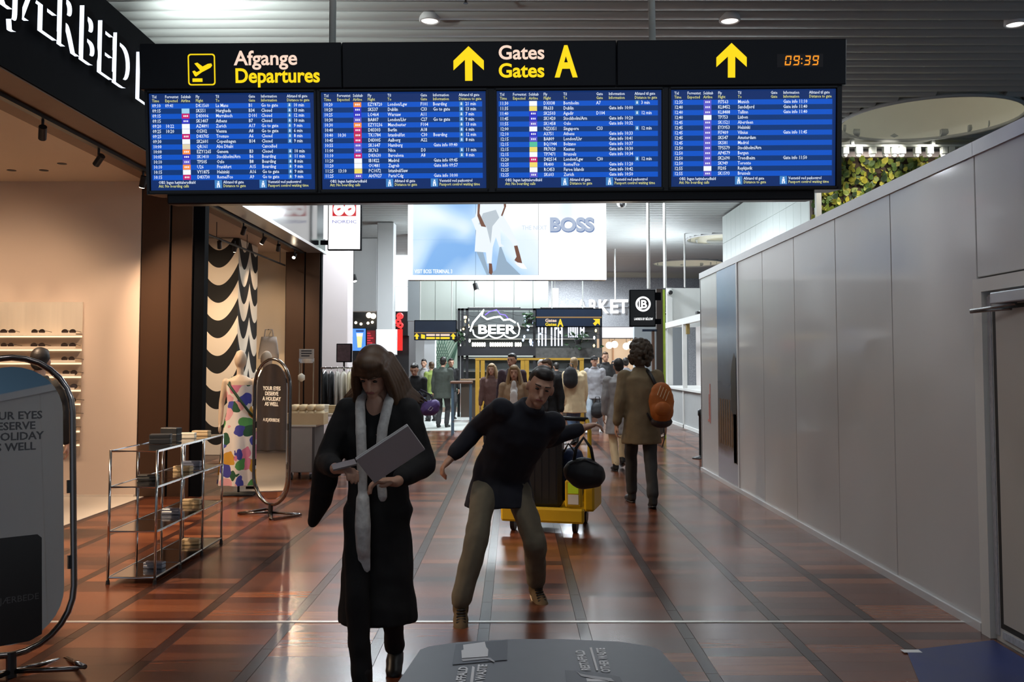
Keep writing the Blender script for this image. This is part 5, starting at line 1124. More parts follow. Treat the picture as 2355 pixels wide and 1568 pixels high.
t = thing('work_lamp', 'black work lamp clamped under the kiosk beam', 'lamp', (KX + .3, 18.0, 2.34)); b = MB(); b.cyl((0, -.1, 0), (0, .1, 0), .13, .10, 14); b.build('housing', SPOTM, t); b = MB(); b.cyl((0, -.105, -.0), (0, -.11, 0), .11, .11, 14); b.build('reflector', mat('lamp_refl', (.6, .6, .6), .2, .9), t); b = MB(); b.tube([(-.14, 0, 0), (-.14, 0, .22), (.14, 0, .22), (.14, 0, 0)], .012, 6); b.build('yoke', SPOTM, t)
# chain from the kiosk to the hoarding
t = thing('plastic_chain', 'red and white plastic chain slung between kiosk and hoarding', 'chain', (0, 0, 0)); p0 = Vector((KX - .10, 19.6, 1.0)); p1 = Vector((HX + .05, 13.8, 1.27)); lk = MB(); lk.tube([(.055 * math.cos(i * PI / 4), .022 * math.sin(i * PI / 4), 0) for i in range(8)], .008, 5, True); lkm = []
for nm, c_ in (('chain_red', (.6, .05, .05)), ('chain_white', (.8, .8, .8))): me = lk.mesh('link'); me.materials.append(mat(nm, c_, .4)); lkm.append(me)
for i in range(60):
    u_ = (i + .5) / 60; p = p0.lerp(p1, u_); p.z -= .30 * 4 * u_ * (1 - u_); d = (p1 - p0); inst(lkm[(i // 2) % 2], 'link', t, p, (0 if i % 2 else PI / 2, 0, math.atan2(d.y, d.x)))
t = thing('barrier_post', 'black barrier post at the foot of the kiosk', 'post', (wx(1609, 15.4), 15.4, 0)); b = MB(); b.lathe([(.14, 0), (.14, .015), (.03, .04), (.025, .06), (.025, .70), (.04, .72), (.04, .80), (.02, .82)], 14); b.build('post', SPOTM, t, True)
# rods hanging from the ceiling
for i, (px, py1, Y, lb) in enumerate(((1493, 664, 19.05, 'white suspension rod above the black monogram sign'), (1531, 662, 19.7, 'white suspension rod above the dark post'), (1416, 690, 34, 'thin white rod in front of the ARKET letters'), (1577, 660, 30, 'faint thin rod near the distant ceiling dome'))):
    b = MB(); b.cyl((0, 0, wz(py1, Y)), (0, 0, 5.9), .035 if i < 2 else .03, None, 8); tag(b.build('suspension_rod', KW, loc=(wx(px, Y), Y, 0)), lb, 'rod', 'suspension rods')
# ---- tiled box and leafy wall on the right
TX = 6.0
t = thing('wall_tiled', 'pale green tiled box rising behind the hoarding', 'wall', (TX, 0, 0), kind='structure')
b = MB(); b.box(.03, .07, 17.95, 26.1, 0, 5.8); b.build('core', GC2, t); TILE = mat('pale_tile', (.56, .62, .60), .35, var=.04, scale=1)
tm = MB(); tm.bbox(0, .03, .004, .506, .004, .80, .004); tme = tm.mesh('tile'); tme.materials.append(TILE)
for i in range(16):
    for k in range(3): inst(tme, 'tile', t, (0, 17.95 + .51 * i, 2.6 + .804 * k + (.35 if False else 0)))
for i in range(16):
    a = MB(); a.bbox(0, .03, 17.95 + .51 * i + .004, 17.95 + .51 * i + .506, 5.016, 5.79, .004); a.build('tile', TILE, t)
b = MB(); b.box(-.04, .06, 17.85, 17.95, 0, 5.8); b.build('edge_trim', KW, t)
lw = thing('leafy_wall', 'vertical garden of yellow green ivy leaves beside the dome', 'plant wall', (0, 18.0, 0)); GX0, GX1, GZ0, GZ1 = TX + .48, 10.5, 3.4, wz(361, 18)
b = MB(); b.box(TX - .03, GX1, .12, .3, GZ0, GZ1); b.build('soil_backing', mat('ivy_soil', (.075, .05, .035), .9, var=.7, scale=9, bump=.5), lw)
lf = MB(); lf.add([(0, 0, 0), (.05, -.012, .03), (.045, -.014, .08), (0, -.03, .13), (-.045, -.014, .08), (-.05, -.012, .03)], [(0, 1, 2, 3), (0, 3, 4, 5)]); lms = []
for nm, c_ in (('ivy_yellow', (.50, .46, .06)), ('ivy_lime', (.24, .30, .05)), ('ivy_green', (.10, .17, .04)), ('ivy_dark', (.04, .07, .03))): me = lf.mesh('leaf'); me.materials.append(mat(nm, c_, .45, var=.3, scale=15)); lms.append(me)
rs = random.Random(11); rest = [MB() for _ in lms]; nleaf = 0
for i in range(1500):
    x_ = rs.uniform(TX - .03, 9.9); z_ = rs.uniform(GZ0 + .3, GZ1 - .05); k_ = 0 if rs.random() < .28 else rs.choice((1, 1, 2, 2, 3)); E_ = Euler((rs.uniform(-.9, .5), rs.uniform(-1.2, 1.2), rs.uniform(-.6, .6))); s_ = rs.uniform(.8, 1.25); loc = Vector((x_, .10 - rs.uniform(0, .1), z_))
    px = CX + F * x_ / 18; py = 834 - F * (z_ - 1.6) / 18; vis = 1890 < px < 2160 and py < 834 - .475 * (px - 1182) - 0
    if vis and nleaf < 300: inst(lms[k_], 'leaf', lw, loc, E_, (s_, s_, s_)); nleaf += 1
    else: rest[k_].add([Vector(v) for v in [(0, 0, 0), (.05, -.012, .03), (.045, -.014, .08), (0, -.03, .13), (-.045, -.014, .08), (-.05, -.012, .03)]], [(0, 1, 2, 3), (0, 3, 4, 5)], Matrix.Translation(loc) @ E_.to_matrix().to_4x4() @ Matrix.Scale(s_, 4))
for k_, r_ in enumerate(rest):
    if r_.v: tag(r_.build('leaf_mass', lms[k_].materials[0], lw), None, None, kind='stuff')
b = MB(); b.box(TX - .03, GX1, .0, .3, GZ1, 5.8); structure(b.build('trim_pink', mat('pink_fascia', (.72, .62, .62), .6), loc=(0, 18, 0)), 'pale pink fascia strip above the leafy wall', 'trim')
tr = thing('lamp_bar', 'grey lamp bar with a row of small spotlights above the leafy wall', 'lamp bar', (0, 17.2, 0)); LZ = wz(335, 17.2); LG = mat('lamp_grey', (.42, .45, .44), .45)
b = MB(); b.box(wx(1940, 17.2), 9.6, -.02, .02, LZ - .02, LZ + .02); b.build('bar', LG, tr)
for px in (1970, 2158): b = MB(); b.box(wx(px, 17.2) - .03, wx(px, 17.2) + .03, -.03, .03, LZ, 5.85); b.build('hanger', LG, tr)
for px in (1953, 1985, 2017, 2048, 2068, 2086, 2120, 2150, 2183, 2200, 2225):
    x_ = wx(px, 17.2); b = MB(); b.bbox(x_ - .06, x_ + .06, -.05, .05, LZ - .16, LZ - .03, .01); h_ = b.build('spot_head', LG, tr); b = MB(); b.ell((x_, .03, LZ - .17), .055, n=10, m=6); b.build('bulb', mat('bulb_white', (.8, .8, .78), .3), h_, True)
for px in (1985, 2068, 2150): light('SPOT', 'ivy_beam', (wx(px, 17.2), 16.95, LZ - .05), energy=75, color=(1, .93, .80), size=.05, spot=130, blend=.8, aim=(wx(px, 17.2) - .2, 18.1, 4.9))
# ================================================================ WASTE BIN (foreground)
bn = thing('waste_bin', 'dark grey waste bin lid with white sorting labels in the foreground', 'waste bin', (0.05, 1.62, 0)); BT = 1.05
GB = mat('bin_grey', (.11, .115, .128), .42, var=.06, scale=30); BK2 = mat('bin_label_dark', (.012, .013, .018), .4); WL = mat('bin_label_white', (.80, .80, .82), .5, var=0)
pts = [(-.215, .185), (-.16, .212), (-.05, .232), (.05, .232), (.16, .215), (.215, .185), (.23, .165), (.262, -.12), (.262, -.25), (-.262, -.25), (-.262, -.12), (-.23, .165)]
def slab(b, pts, z0, z1):
    n = len(pts); b.add([(x, y, z0) for x, y in pts] + [(x, y, z1) for x, y in pts], [tuple(range(n - 1, -1, -1)), tuple(range(n, 2 * n))] + [(i, (i + 1) % n, n + (i + 1) % n, n + i) for i in range(n)])
b = MB(); slab(b, pts, BT - .035, BT); b.build('lid', GB, bn); b = MB(); slab(b, [(x * .96, y * .94 - .005) for x, y in pts], 0, BT - .035); b.build('body', mat('bin_body', (.06, .062, .07), .5), bn)
def binpt(px, py):
    k = (BT + .0012 - CAMZ) / (at(px, py, 1).z - CAMZ); q = at(px, py, 1); return (q.x * k - bn.location.x, k - bn.location.y, BT + .0012)
def binpoly(nm, l, m, dz=0):
    b = MB(); v = [Vector(binpt(x, y)) + Vector((0, 0, dz)) for x, y in l]; b.add(v, [tuple(range(len(v) - 1, -1, -1))]); return b.build(nm, m, bn)
binpoly('label_patch', [(1048, 1481), (1167, 1471), (1166, 1517), (1040, 1528)], BK2)
binpoly('cup_icon', [(1065, 1483), (1115, 1476), (1118, 1488), (1123, 1494), (1122, 1510), (1062, 1514), (1061, 1496), (1066, 1494)], WL, .0006)
binpoly('hand_icon', [(1061, 1516), (1116, 1512), (1128, 1513), (1139, 1522), (1136, 1523), (1124, 1517), (1114, 1516), (1064, 1521)], mat('icon_grey', (.45, .45, .47), .5), .0006)
binpoly('label_patch', [(1299, 1541), (1330, 1542), (1395, 1549), (1425, 1556), (1432, 1568), (1302, 1568)], BK2)
binpoly('hand_icon', [(1325, 1543), (1334, 1549), (1352, 1553), (1405, 1560), (1414, 1568), (1398, 1567), (1350, 1558), (1336, 1555)], MATS['icon_grey'], .0006)
binpoly('cup_icon', [(1348, 1560), (1398, 1565), (1400, 1568), (1350, 1568)], WL, .0006)
binpoly('divider', [(1356, 1489), (1361, 1488), (1376, 1541), (1371, 1541)], WL); binpoly('divider', [(1086, 1531), (1092, 1534), (1088, 1568), (1081, 1568)], WL)
def bintext(body, pa, pb, cap, flip=1):
    A = Vector(binpt(*pa)); B = Vector(binpt(*pb)); r = (B - A); L_ = r.length; up = Vector((0, 0, 1)).cross(r) * flip; b = MB(); text_into(b, body, cap / .7, Matrix.Identity(4)); w_ = max(v[0] for v in b.v); b = MB(); T = plane_T(A, r, up); text_into(b, body, cap / .7, T, squeeze=L_ / w_, bold=.0008); b.build('lettering', WL, bn)
bintext('RESTAFFALD', (1358, 1541), (1342, 1495), .016); bintext('OTHER WASTE', (1404, 1545), (1390, 1490), .016)
bintext('MADAFFALD', (1062, 1600), (1076, 1533), .016); bintext('FOOD WASTE', (1108, 1600), (1120, 1528), .016)
# ================================================================ PEOPLE
def ik(a, c, l1, l2, pole):
    d = c - a; L_ = d.length; mx = (l1 + l2) * .995
    if L_ > mx: c = a + d * (mx / L_); d = c - a; L_ = mx
    u = d.normalized(); x = (l1 * l1 - l2 * l2 + L_ * L_) / (2 * L_); h = math.sqrt(max(0, l1 * l1 - x * x)); p = pole - u * pole.dot(u); p = p.normalized() if p.length > 1e-5 else Vector((0, 1, 0))
    return a + u * x + p * h, c
def ringloft(b, rings, n=18):
    v = []
    for c, rx, ry, R in rings:
        for i in range(n): t_ = 2 * PI * i / n; v.append(c + R @ Vector((rx * math.cos(t_), ry * math.sin(t_), 0)))
    k_ = len(rings); b.add(v, [(k * n + i, k * n + (i + 1) % n, k * n + n + (i + 1) % n, k * n + n + i) for k in range(k_ - 1) for i in range(n)] + [tuple(range(n - 1, -1, -1)), tuple(range((k_ - 1) * n, k_ * n))])
SKIN = mat('skin_light', (.56, .32, .22), .5, var=.08, scale=30); SKIN2 = mat('skin_tan', (.42, .21, .13), .5, var=.08, scale=30); LIP = mat('lips', (.34, .10, .09), .45); EYEW = mat('eye_white', (.45, .42, .40), .25, var=0); EYED = mat('eye_dark', (.02, .014, .010), .2, var=0)
def cloth(nm, c, **k): return mat('cloth_' + nm, c, .85, var=.25, scale=14, **k)
def person(label, loc, yaw, H, look, feet=((.09, .16, .09, 0), (-.09, -.22, .12, -25)), hands=((.25, .08, .80), (-.25, .02, .80)), hip=(0, 0, .93), lean=(3, 0, 0), head=(0, 0, 0), vox=.014, hero=False, group=None, curl=25, handdir=(None, None)):
    root = thing('person', label, 'person', loc, yaw, group); k = H / 1.75; root.scale = (k, k, k)
    Mi = (Matrix.Translation(Vector(loc)) @ Matrix.Rotation(yaw, 4, 'Z') @ Matrix.Scale(k, 4)).inverted()
    def lv(p): return Mi @ p if isinstance(p, Vector) else Vector(p)
    P0 = Vector(hip); Rs = Euler((rad(-lean[0]), rad(lean[1]), rad(-lean[2])), 'ZYX').to_matrix()
    def sp(x, y, z): return P0 + Rs @ Vector((x, y, z))
    Rh = Rs @ Euler((rad(-head[0]), rad(head[2]), rad(-head[1])), 'ZXY').to_matrix()
    nb = sp(0, 0, .54); hc = nb + Rs @ Vector((0, .015, .07)) + Rh @ Vector((0, .015, .095))
    def hp(x, y, z): return hc + Rh @ Vector((x, y, z))
    sk = look.get('skin', SKIN); J = {}
    I3 = Matrix.Identity(3)
    # joints
    for s, key, f, hnd in ((1, 'R', feet[0], hands[0]), (-1, 'L', feet[1], hands[1])):
        hipj = P0 + Vector((s * .09, 0, -.03)); fp = lv(f) if isinstance(f, Vector) else Vector(f[:3]); toe = -20 if isinstance(f, Vector) else f[3]
        kn, an = ik(hipj, fp, .43, .42, Vector((s * .05, 1, .1)))
        sh = sp(s * look.get('shw', .18), 0, .475); wr0 = lv(hnd); el, wr = ik(sh, wr0, .285, .255, Rs @ Vector((s * look.get('pole', (.6, -1, -.35))[0], look.get('pole', (.6, -1, -.35))[1], look.get('pole', (.6, -1, -.35))[2])))
        J[key] = (hipj, kn, an, toe, sh, el, wr)
    # skin
    b = MB(); b.caps(sp(0, 0, .0), .10, sp(0, 0, .36), .12); b.caps(sp(0, 0, .42), .07, nb, .058); b.caps(nb, .054, hp(0, -.012, -.06), .052); b.caps(sp(-.15, 0, .46), .055, sp(.15, 0, .46), .055)
    b.ell(hp(0, -.004, .012), (.076, .094, .112), Rh, 16, 12); b.ell(hp(0, .028, -.052), (.058, .064, .062), Rh, 14, 10); b.ell(hp(0, .068, -.092), (.026, .024, .022), Rh)
    b.caps(hp(0, .088, .012), .010, hp(0, .110, -.030), .0145); b.caps(hp(-.035, .082, .026), .013, hp(.035, .082, .026), .013); b.ell(hp(0, .084, -.058), (.03, .018, .018), Rh)
    if look.get('vneck'): b.ell(sp(0, .062, .49), (.05, .035, .085), Rs)
    for s in (-1, 1): b.ell(hp(s * .079, -.004, -.012), (.011, .021, .032), Rh, 8, 6)
    for key, s in (('R', 1), ('L', -1)):
        hipj, kn, an, toe, sh, el, wr = J[key]; b.chain([sh, el, wr], [.046, .038, .027]); b.chain([hipj, kn, an], [.07, .05, .036])
        fd = (wr - el).normalized(); hd = handdir[0 if s > 0 else 1]
        if hd is not None: fd = (Mi.to_3x3() @ Vector(hd)).normalized()
        side = fd.cross(Vector((0, 0, 1))); side = side.normalized() if side.length > .2 else Vector((0, 1, 0)); nrm = side.cross(fd).normalized()
        if abs(fd.z) > .7: side = Vector((0, 1, 0)) - fd * fd.y; side.normalize(); nrm = fd.cross(side) * s
        palm = wr + fd * .055; Rp = Matrix((side, fd, nrm)).transposed(); b.ell(palm, (.040, .052, .018), Rp, 12, 8); b.caps(wr, .026, palm, .022)
        cu_ = rad(curl)
        for q, (ox, ln_) in enumerate(((-.030, .066), (-.010, .076), (.010, .072), (.029, .056))):
            if not hero and q in (1, 2) and vox > .011: pass
            p0 = palm + side * ox + fd * .040; d1 = fd * math.cos(cu_) - nrm * math.sin(cu_); d2 = fd * math.cos(cu_ * 2.2) - nrm * math.sin(cu_ * 2.2); p1 = p0 + d1 * ln_ * .55; b.chain([p0, p1, p1 + d2 * ln_ * .5], [.0095, .0088, .0075], 7)
        th_ = side * (-.6 * 1) + fd * .7 - nrm * .35; p0 = palm - side * .034 - fd * .02; b.chain([p0, p0 + th_.normalized() * .035, p0 + (th_ + fd * .5).normalized() * .062], [.013, .0105, .009], 7)
    b.soft('body', sk, root, vox if not hero else .0062, 3 if hero else 2)
    # face
    if look.get('face', True):
        for s in (-1, 1):
            e = MB(); e.ell(hp(s * .031, .087, .006), (.0125, .007, .0058) if hero else (.0095, .0055, .0042), Rh, 10, 6); eo = e.build('eye', EYEW if hero and not look.get('down') else EYED, root, True)
            if hero and not look.get('down'): e = MB(); e.ell(hp(s * .031, .0918, .006), (.0056, .003, .0056), Rh, 8, 6); e.build('iris', EYED, eo, True)
            e = MB(); e.caps(hp(s * .016, .098, .030), .004, hp(s * .048, .086, .032), .003, 6); e.build('eyebrow', look['hairm'], root, True)
        e = MB(); e.ell(hp(0, .0985, -.058), (.024, .008, .0065), Rh, 10, 6); e.build('mouth', LIP, root, True)
    # hair
    h = MB(); st = look.get('hair', 'short'); hm = look['hairm']
    if st == 'short': h.ell(hp(0, -.026, .036), (.084, .088, .096), Rh, 16, 10); h.ell(hp(0, .02, .085), (.066, .068, .042), Rh); h.ell(hp(0, -.055, -.02), (.072, .05, .07), Rh)
    elif st == 'curly':
        rr = random.Random(5)
        for i in range(150):
            t_ = rr.uniform(0, 2 * PI); z_ = rr.uniform(-.12, .15); r_ = math.sqrt(max(.01, 1 - (z_ / .165) ** 2)) * .118; y_ = r_ * math.sin(t_) * 1.05 - .03
            if y_ > .04 and z_ < .075: continue
            h.ell(hp(r_ * math.cos(t_), y_, z_ + .02), rr.uniform(.024, .036), None, 8, 6)
        h.ell(hp(0, -.03, .03), (.11, .11, .125), Rh)
    elif st == 'long':
        h.ell(hp(0, -.024, .036), (.087, .092, .098), Rh, 16, 10); h.ell(hp(0, .03, .08), (.07, .068, .045), Rh)
        for s in (-1, 1):
            for q in range(4): h.chain([hp(s * .07, .03 - .03 * q, .05), hp(s * (.088 + .004 * q), .02 - .03 * q, -.06), hp(s * (.092 + .012 * q), .0 - .03 * q, -.17), hp(s * (.10 + .018 * q), .0 - .02 * q, -.25)], [.026, .028, .024, .010], 8)
        for q in range(5): h.chain([hp(-.05 + .025 * q, -.09, .0), hp(-.055 + .0275 * q, -.11, -.12), hp(-.06 + .03 * q, -.11, -.24)], [.03, .03, .014], 8)
    elif st == 'fringe':
        h.ell(hp(0, -.024, .038), (.088, .094, .098), Rh, 18, 12); h.ell(hp(0, .03, .085), (.074, .07, .045), Rh, 16, 10)
        for q in range(9): h.chain([hp(-.064 + .016 * q, .055, .095), hp(-.068 + .017 * q, .094 - abs(q - 4) * .007, .055), hp(-.070 + .0175 * q, .098 - abs(q - 4) * .007, .018 + .003 * (q % 3))], [.016, .012, .005], 7)
        for s in (-1, 1):
            for q in range(6):
                sw = .05 if s < 0 else .04
                pts = [hp(s * .074, .05 - .025 * q, .05), hp(s * (.090 + .003 * q), .04 - .025 * q, -.05), hp(s * (.096 + .004 * q), .03 - .03 * q, -.13), hp(s * (.108 + .007 * q), .045 - .03 * q, -.19), hp(s * (.13 + .010 * q + sw), .03 - .025 * q, -.235 - .014 * (q % 3))]
                h.chain(pts, [.022, .026, .024, .018, .006], 8)
        for q in range(6): h.chain([hp(-.06 + .024 * q, -.095, .0), hp(-.07 + .028 * q, -.12, -.12), hp(-.085 + .034 * q, -.13, -.24)], [.03, .03, .012], 8)
    elif st == 'cap': h.ell(hp(0, -.03, -.01), (.082, .075, .07), Rh)
    h.soft('hair', hm, root, .010 if not hero else .007, 2, .012 if st == 'curly' else 0)
    if st == 'cap':
        c = MB(); c.ell(hp(0, -.008, .05), (.088, .104, .072), Rh, 16, 8); c.ell(hp(0, .10, .045), (.065, .06, .010), Rh); c.soft('cap', look['capm'], root, .010, 2)
    # top
    tl = look.get('len', .12); g = look.get('girth', 1.0); fl = look.get('flare', 1.0); b = MB(); rg = []
    bw = Vector((0, look.get('tail', 0), 0))
    for q in range(4): u_ = 1 - q / 3; rg.append((P0 + Vector((0, 0, -.06 - (tl - .06) * u_)) + bw * u_, (.178 + .03 * u_ * fl) * g, (.132 + .03 * u_ * fl) * g, I3))
    rg += [(sp(0, 0, .04), .172 * g, .128 * g, Rs), (sp(0, 0, .18), .166 * g, .125 * g, Rs), (sp(0, 0, .34), .188 * g, .132 * g, Rs), (sp(0, -.01, .45), .185 * g, .115 * g, Rs), (sp(0, -.01, .51), .125, .088, Rs)] + ([(sp(0, -.008, .555), .078, .072, Rs)] if not look.get('vneck') else [(sp(0, -.035, .545), .085, .055, Rs)])
    ringloft(b, rg)
    for key, s in (('R', 1), ('L', -1)):
        hipj, kn, an, toe, sh, el, wr = J[key]; b.ell(sh, (.074 * g, .074 * g, .07 * g)); b.chain([sh, el, wr - (wr - el).normalized() * look.get('cuff', .03)], [.070 * g, .060 * g * look.get('sleeve', 1), .046 * g * look.get('sleeve', 1)])
    if look.get('collar', True) and not look.get('vneck'): b.tube([nb + Rs @ Vector((.07 * math.cos(2 * PI * i / 12), .065 * math.sin(2 * PI * i / 12), .012)) for i in range(12)], .022, 7, True)
    b.soft('jacket', look['top'], root, min(vox, .012), 5, fold=.022)
    if 'shirt' in look:
        b = MB(); w_ = look.get('shirtw', .055)
        for q in range(7): z_ = .02 + .08 * q; b.ell(sp(0, (.118 if z_ < .4 else .085) * g + .012, z_), (w_ * (1 if q < 6 else .7), .022, .09), Rs)
        b.soft('shirt', look['shirt'], root, .012, 3)
    # trousers
    b = MB(); b.ell(P0 + Vector((0, 0, -.02)), (.165, .12, .11)); tw = look.get('leg', 1.0)
    for key, s in (('R', 1), ('L', -1)):
        hipj, kn, an, toe, sh, el, wr = J[key]; b.chain([hipj, kn, an + Vector((0, 0, look.get('hem', .035)))], [.092, .072 * tw, .062 * tw])
    b.soft('trousers', look['legs'], root, min(vox, .013), 4, fold=.022)
    for key, s in (('R', 1), ('L', -1)):
        an = J[key][2]; tp = rad(J[key][3]); Rf = Matrix.Rotation(tp, 3, 'X') @ Matrix.Rotation(rad(-s * 6), 3, 'Z'); f = MB(); c0 = an + Rf @ Vector((0, -.005, -.045)); f.ell(c0, (.044, .056, .048), Rf); f.ell(an + Rf @ Vector((0, .075, -.052)), (.049, .095, .042), Rf); f.ell(an + Rf @ Vector((0, .135, -.058)), (.047, .062, .036), Rf); f.caps(an + Vector((0, 0, .05)), .050, c0, .050)
        sh_ = f.soft('shoe', look['shoes'], root, .010, 3)
        so = MB(); so.loft([(0, 0, -.008, .040, .125), (0, 0, .008, .044, .128)], 16, Matrix.Translation(an + Rf @ Vector((0, .055, -.082))) @ Rf.to_4x4()); so.build('sole', look.get('sole', look['shoes']), sh_, True)
        if look.get('laces'):
            la = MB()
            for q in range(5): la.caps(an + Rf @ Vector((-.022, .05 + .02 * q, .0 - .007 * q)), .007, an + Rf @ Vector((.022, .055 + .02 * q, .0 - .007 * q)), .007, 6)
            la.build('laces', EYED, sh_, True)
    root['_j'] = 0; del root['_j']
    Mw = Mi.inverted()
    return root, {k_: [Mw @ q if isinstance(q, Vector) else q for q in v] for k_, v in J.items()}, Mw, (hc, Rh, sp)
HB = mat('hair_brown', (.085, .045, .022), .5, var=.5, scale=25, stretch=(6, 6, .6)); HD = mat('hair_dark', (.016, .012, .010), .5, var=.4, scale=25); HBL = mat('hair_blond', (.36, .24, .12), .5, var=.3, scale=25); HC = mat('hair_curl', (.05, .033, .02), .6, var=.5, scale=30)
BLK = cloth('black', (.009, .009, .010)); NVY = cloth('navy', (.012, .014, .024)); KHA = cloth('khaki', (.155, .135, .095)); TAN = cloth('tan', (.20, .15, .085)); CHA = cloth('charcoal', (.03, .03, .032)); GRY = cloth('grey', (.30, .30, .32)); CRM = cloth('cream', (.66, .60, .52)); LGR = cloth('light_grey', (.34, .33, .33)); OLV = cloth('olive', (.045, .055, .045)); CAM = cloth('camel', (.34, .23, .14)); WHT = cloth('white', (.72, .72, .72)); MUS = cloth('mustard', (.42, .27, .05)); DEN = cloth('denim', (.08, .13, .22)); LDE = cloth('light_denim', (.34, .40, .46)); PLM = cloth('plum', (.045, .022, .03)); BRO = cloth('brown_shoe', (.13, .085, .04)); SHB = mat('shoe_black', (.012, .012, .012), .4)
# ---- woman in the black coat
WY = 4.62; wl = (wx(872, WY), WY, 0)
wroot, wj, wM, wh = person('woman in a long black coat with a pale scarf looking at her phone', wl, PI - rad(4), 1.70, dict(hair='fringe', hairm=HB, top=BLK, legs=BLK, shoes=SHB, len=.60, flare=1.3, girth=.94, sleeve=1.25, leg=.85, cuff=.06, hem=-.02, down=True, shw=.155, vneck=True), feet=((.03, .18, .09, 0), (-.04, -.26, .14, -30)),
    hands=(at(772, 1078, 4.32), at(912, 1108, 4.33)), lean=(4, 0, 0), head=(34, 4, 0), vox=.011, hero=True, curl=38, handdir=((.55, -.45, .02), (-.75, -.25, .06)))
SCF = mat('scarf_pale', (.66, .66, .64), .9, var=.35, scale=40, bump=.3)
hc, Rh, sp = wh
b = MB()
for s in (-1, 1):
    b.chain([sp(s * .075, -.02, .56), sp(s * .072, .075, .52), sp(s * .055, .135, .40), sp(s * .045, .155, .22), sp(s * .05 - .01, .165, .06)], [.026, .027, .028, .028, .024])
b.caps(sp(-.07, -.06, .575), .032, sp(.07, -.06, .575), .032); b.caps(sp(-.075, -.02, .56), .03, sp(-.07, -.06, .575), .032); b.caps(sp(.075, -.02, .56), .03, sp(.07, -.06, .575), .032)
b.chain([sp(.04, .165, .06), sp(.037, .185, -.08), sp(.034, .19, -.20)], [.034, .042, .036])
for q in range(5): b.caps(sp(.005 + .013 * q, .19, -.20), .010, sp(.0 + .015 * q, .19, -.30 - .02 * (q % 2)), .004, 6)
b.soft('scarf', SCF, wroot, .010, 3)
b = MB(); hf = wj['R'][6]; Minv = wM.inverted(); b.chain([Minv @ (wj['R'][5]), Minv @ (wj['R'][5] + Vector((-.05, .10, -.20))), Minv @ (wj['R'][5] + Vector((-.10, .15, -.32)))], [.07, .06, .03]); b.ell(Minv @ (wj['R'][5] + Vector((-.02, .05, -.08))), (.07, .08, .10)); b.soft('coat_flap', BLK, wroot, .012, 4)
# laptop under her arm and phone in her hand
def slab_thing(name, label, cat, c, u, v, du, dv, dz, m1_, m2_=None):
    u = Vector(u).normalized(); v = Vector(v); v = (v - u * v.dot(u)).normalized(); n_ = u.cross(v); t = thing(name, label, cat, tuple(c)); T = Matrix((u, v, n_)).transposed().to_4x4(); b = MB(); b.bbox(-du / 2, du / 2, -dv / 2, dv / 2, -dz / 2, -dz * .05, dz * .15, T); b.build('base', m1_, t); b = MB(); b.bbox(-du / 2, du / 2, -dv / 2, dv / 2, dz * .05, dz / 2, dz * .15, T); b.build('lid', m1_, t); b = MB(); b.box(-du / 2 + .02, du / 2 - .02, -dv / 2 + .002, -dv / 2 + .006, -dz * .06, dz * .06, T); b.build('hinge', m2_ or m1_, t); return t
SIL = mat('laptop_silver', (.58, .58, .60), .4, .15, var=.05)
slab_thing('laptop', 'closed silver laptop tucked under the arm of the woman in black', 'laptop', at(898, 1043, 4.22), (.82, .06, .54), (.20, .55, -.80), .28, .17, .02, SIL, SPOTM)
pc = wj['R'][6] + Vector((.055, -.085, .028)); slab_thing('phone', 'small pale phone in the hand of the woman in black', 'phone', pc, (.9, .3, .2), (-.2, .9, .35), .11, .055, .009, mat('phone_pale', (.30, .26, .24), .25))
# ---- hurrying man in navy
MY = 6.15; ml = (wx(1150, MY), MY, 0)
mroot, mj, mM, mh = person('man in a navy jacket and khaki trousers striding towards the camera', ml, PI + rad(10), 1.80, dict(hair='short', hairm=HD, top=NVY, legs=KHA, shoes=BRO, sole=CRM, len=.20, girth=1.12, leg=1.05, laces=True, down=True, pole=(.15, -.6, -1.0)), feet=(Vector((wx(1062, 5.75), 5.75, .10)), Vector((wx(1233, 6.28), 6.28, .095))),
    hands=(at(1040, 1050, 6.0), at(1338, 985, 6.25)), hip=(.0, .0, .83), lean=(31, -17, 0), head=(-14, 10, 4), vox=.012, hero=True, curl=40)
for ch in mroot.children:
    pass
# duffel in his outer hand
lw_ = mj['L'][6]
t = thing('duffel_bag', 'black duffel bag swinging from the striding man\'s hand', 'bag', (lw_.x + .01, lw_.y - .02, lw_.z - .30))
b = MB(); b.ell((0, 0, 0), (.12, .09, .11)); b.caps((-.05, 0, .01), .09, (.05, 0, -.01), .10); b.soft('body', mat('duffel_black', (.012, .013, .016), .6, var=.3), t, .012, 3)
b = MB(); b.tube([(-.07, 0, .06), (-.05, 0, .17), (0, 0, .24), (.05, 0, .17), (.07, 0, .06)], .012, 6); b.build('handle', SPOTM, t, True); b = MB(); b.tube([(-.10, -.05, .06), (0, -.06, .10), (.10, -.05, .06)], .006, 5); b.build('zip', CHROME, t)
# ---- tan jacket man with orange backpack
bl_ = (wx(1474, 10.4), 10.4, 0)
broot, bj, bM, bh = person('curly haired man in a tan jacket walking away with an orange backpack', bl_, rad(4), 1.80, dict(hair='curly', hairm=HC, top=TAN, legs=CHA, shoes=SHB, len=.26, girth=1.12, flare=.8, face=False), feet=((.06, -.28, .10, -10), (-.07, .20, .09, 0)), hands=((.28, .05, .82), (-.29, -.02, .80)), head=(0, -16, 0), vox=.012, hero=True, curl=35)
bp = thing('backpack', 'orange backpack slung on one shoulder of the man in tan', 'backpack', tuple(at(1521, 928, 10.16))); OR = mat('backpack_orange', (.42, .11, .012), .6, var=.45, scale=7)
b = MB(); b.ell((0, 0, .02), (.145, .095, .20)); b.ell((0, -.03, -.08), (.135, .09, .14)); b.ell((0, 0, .12), (.12, .08, .12)); b.soft('body', OR, bp, .012, 4)
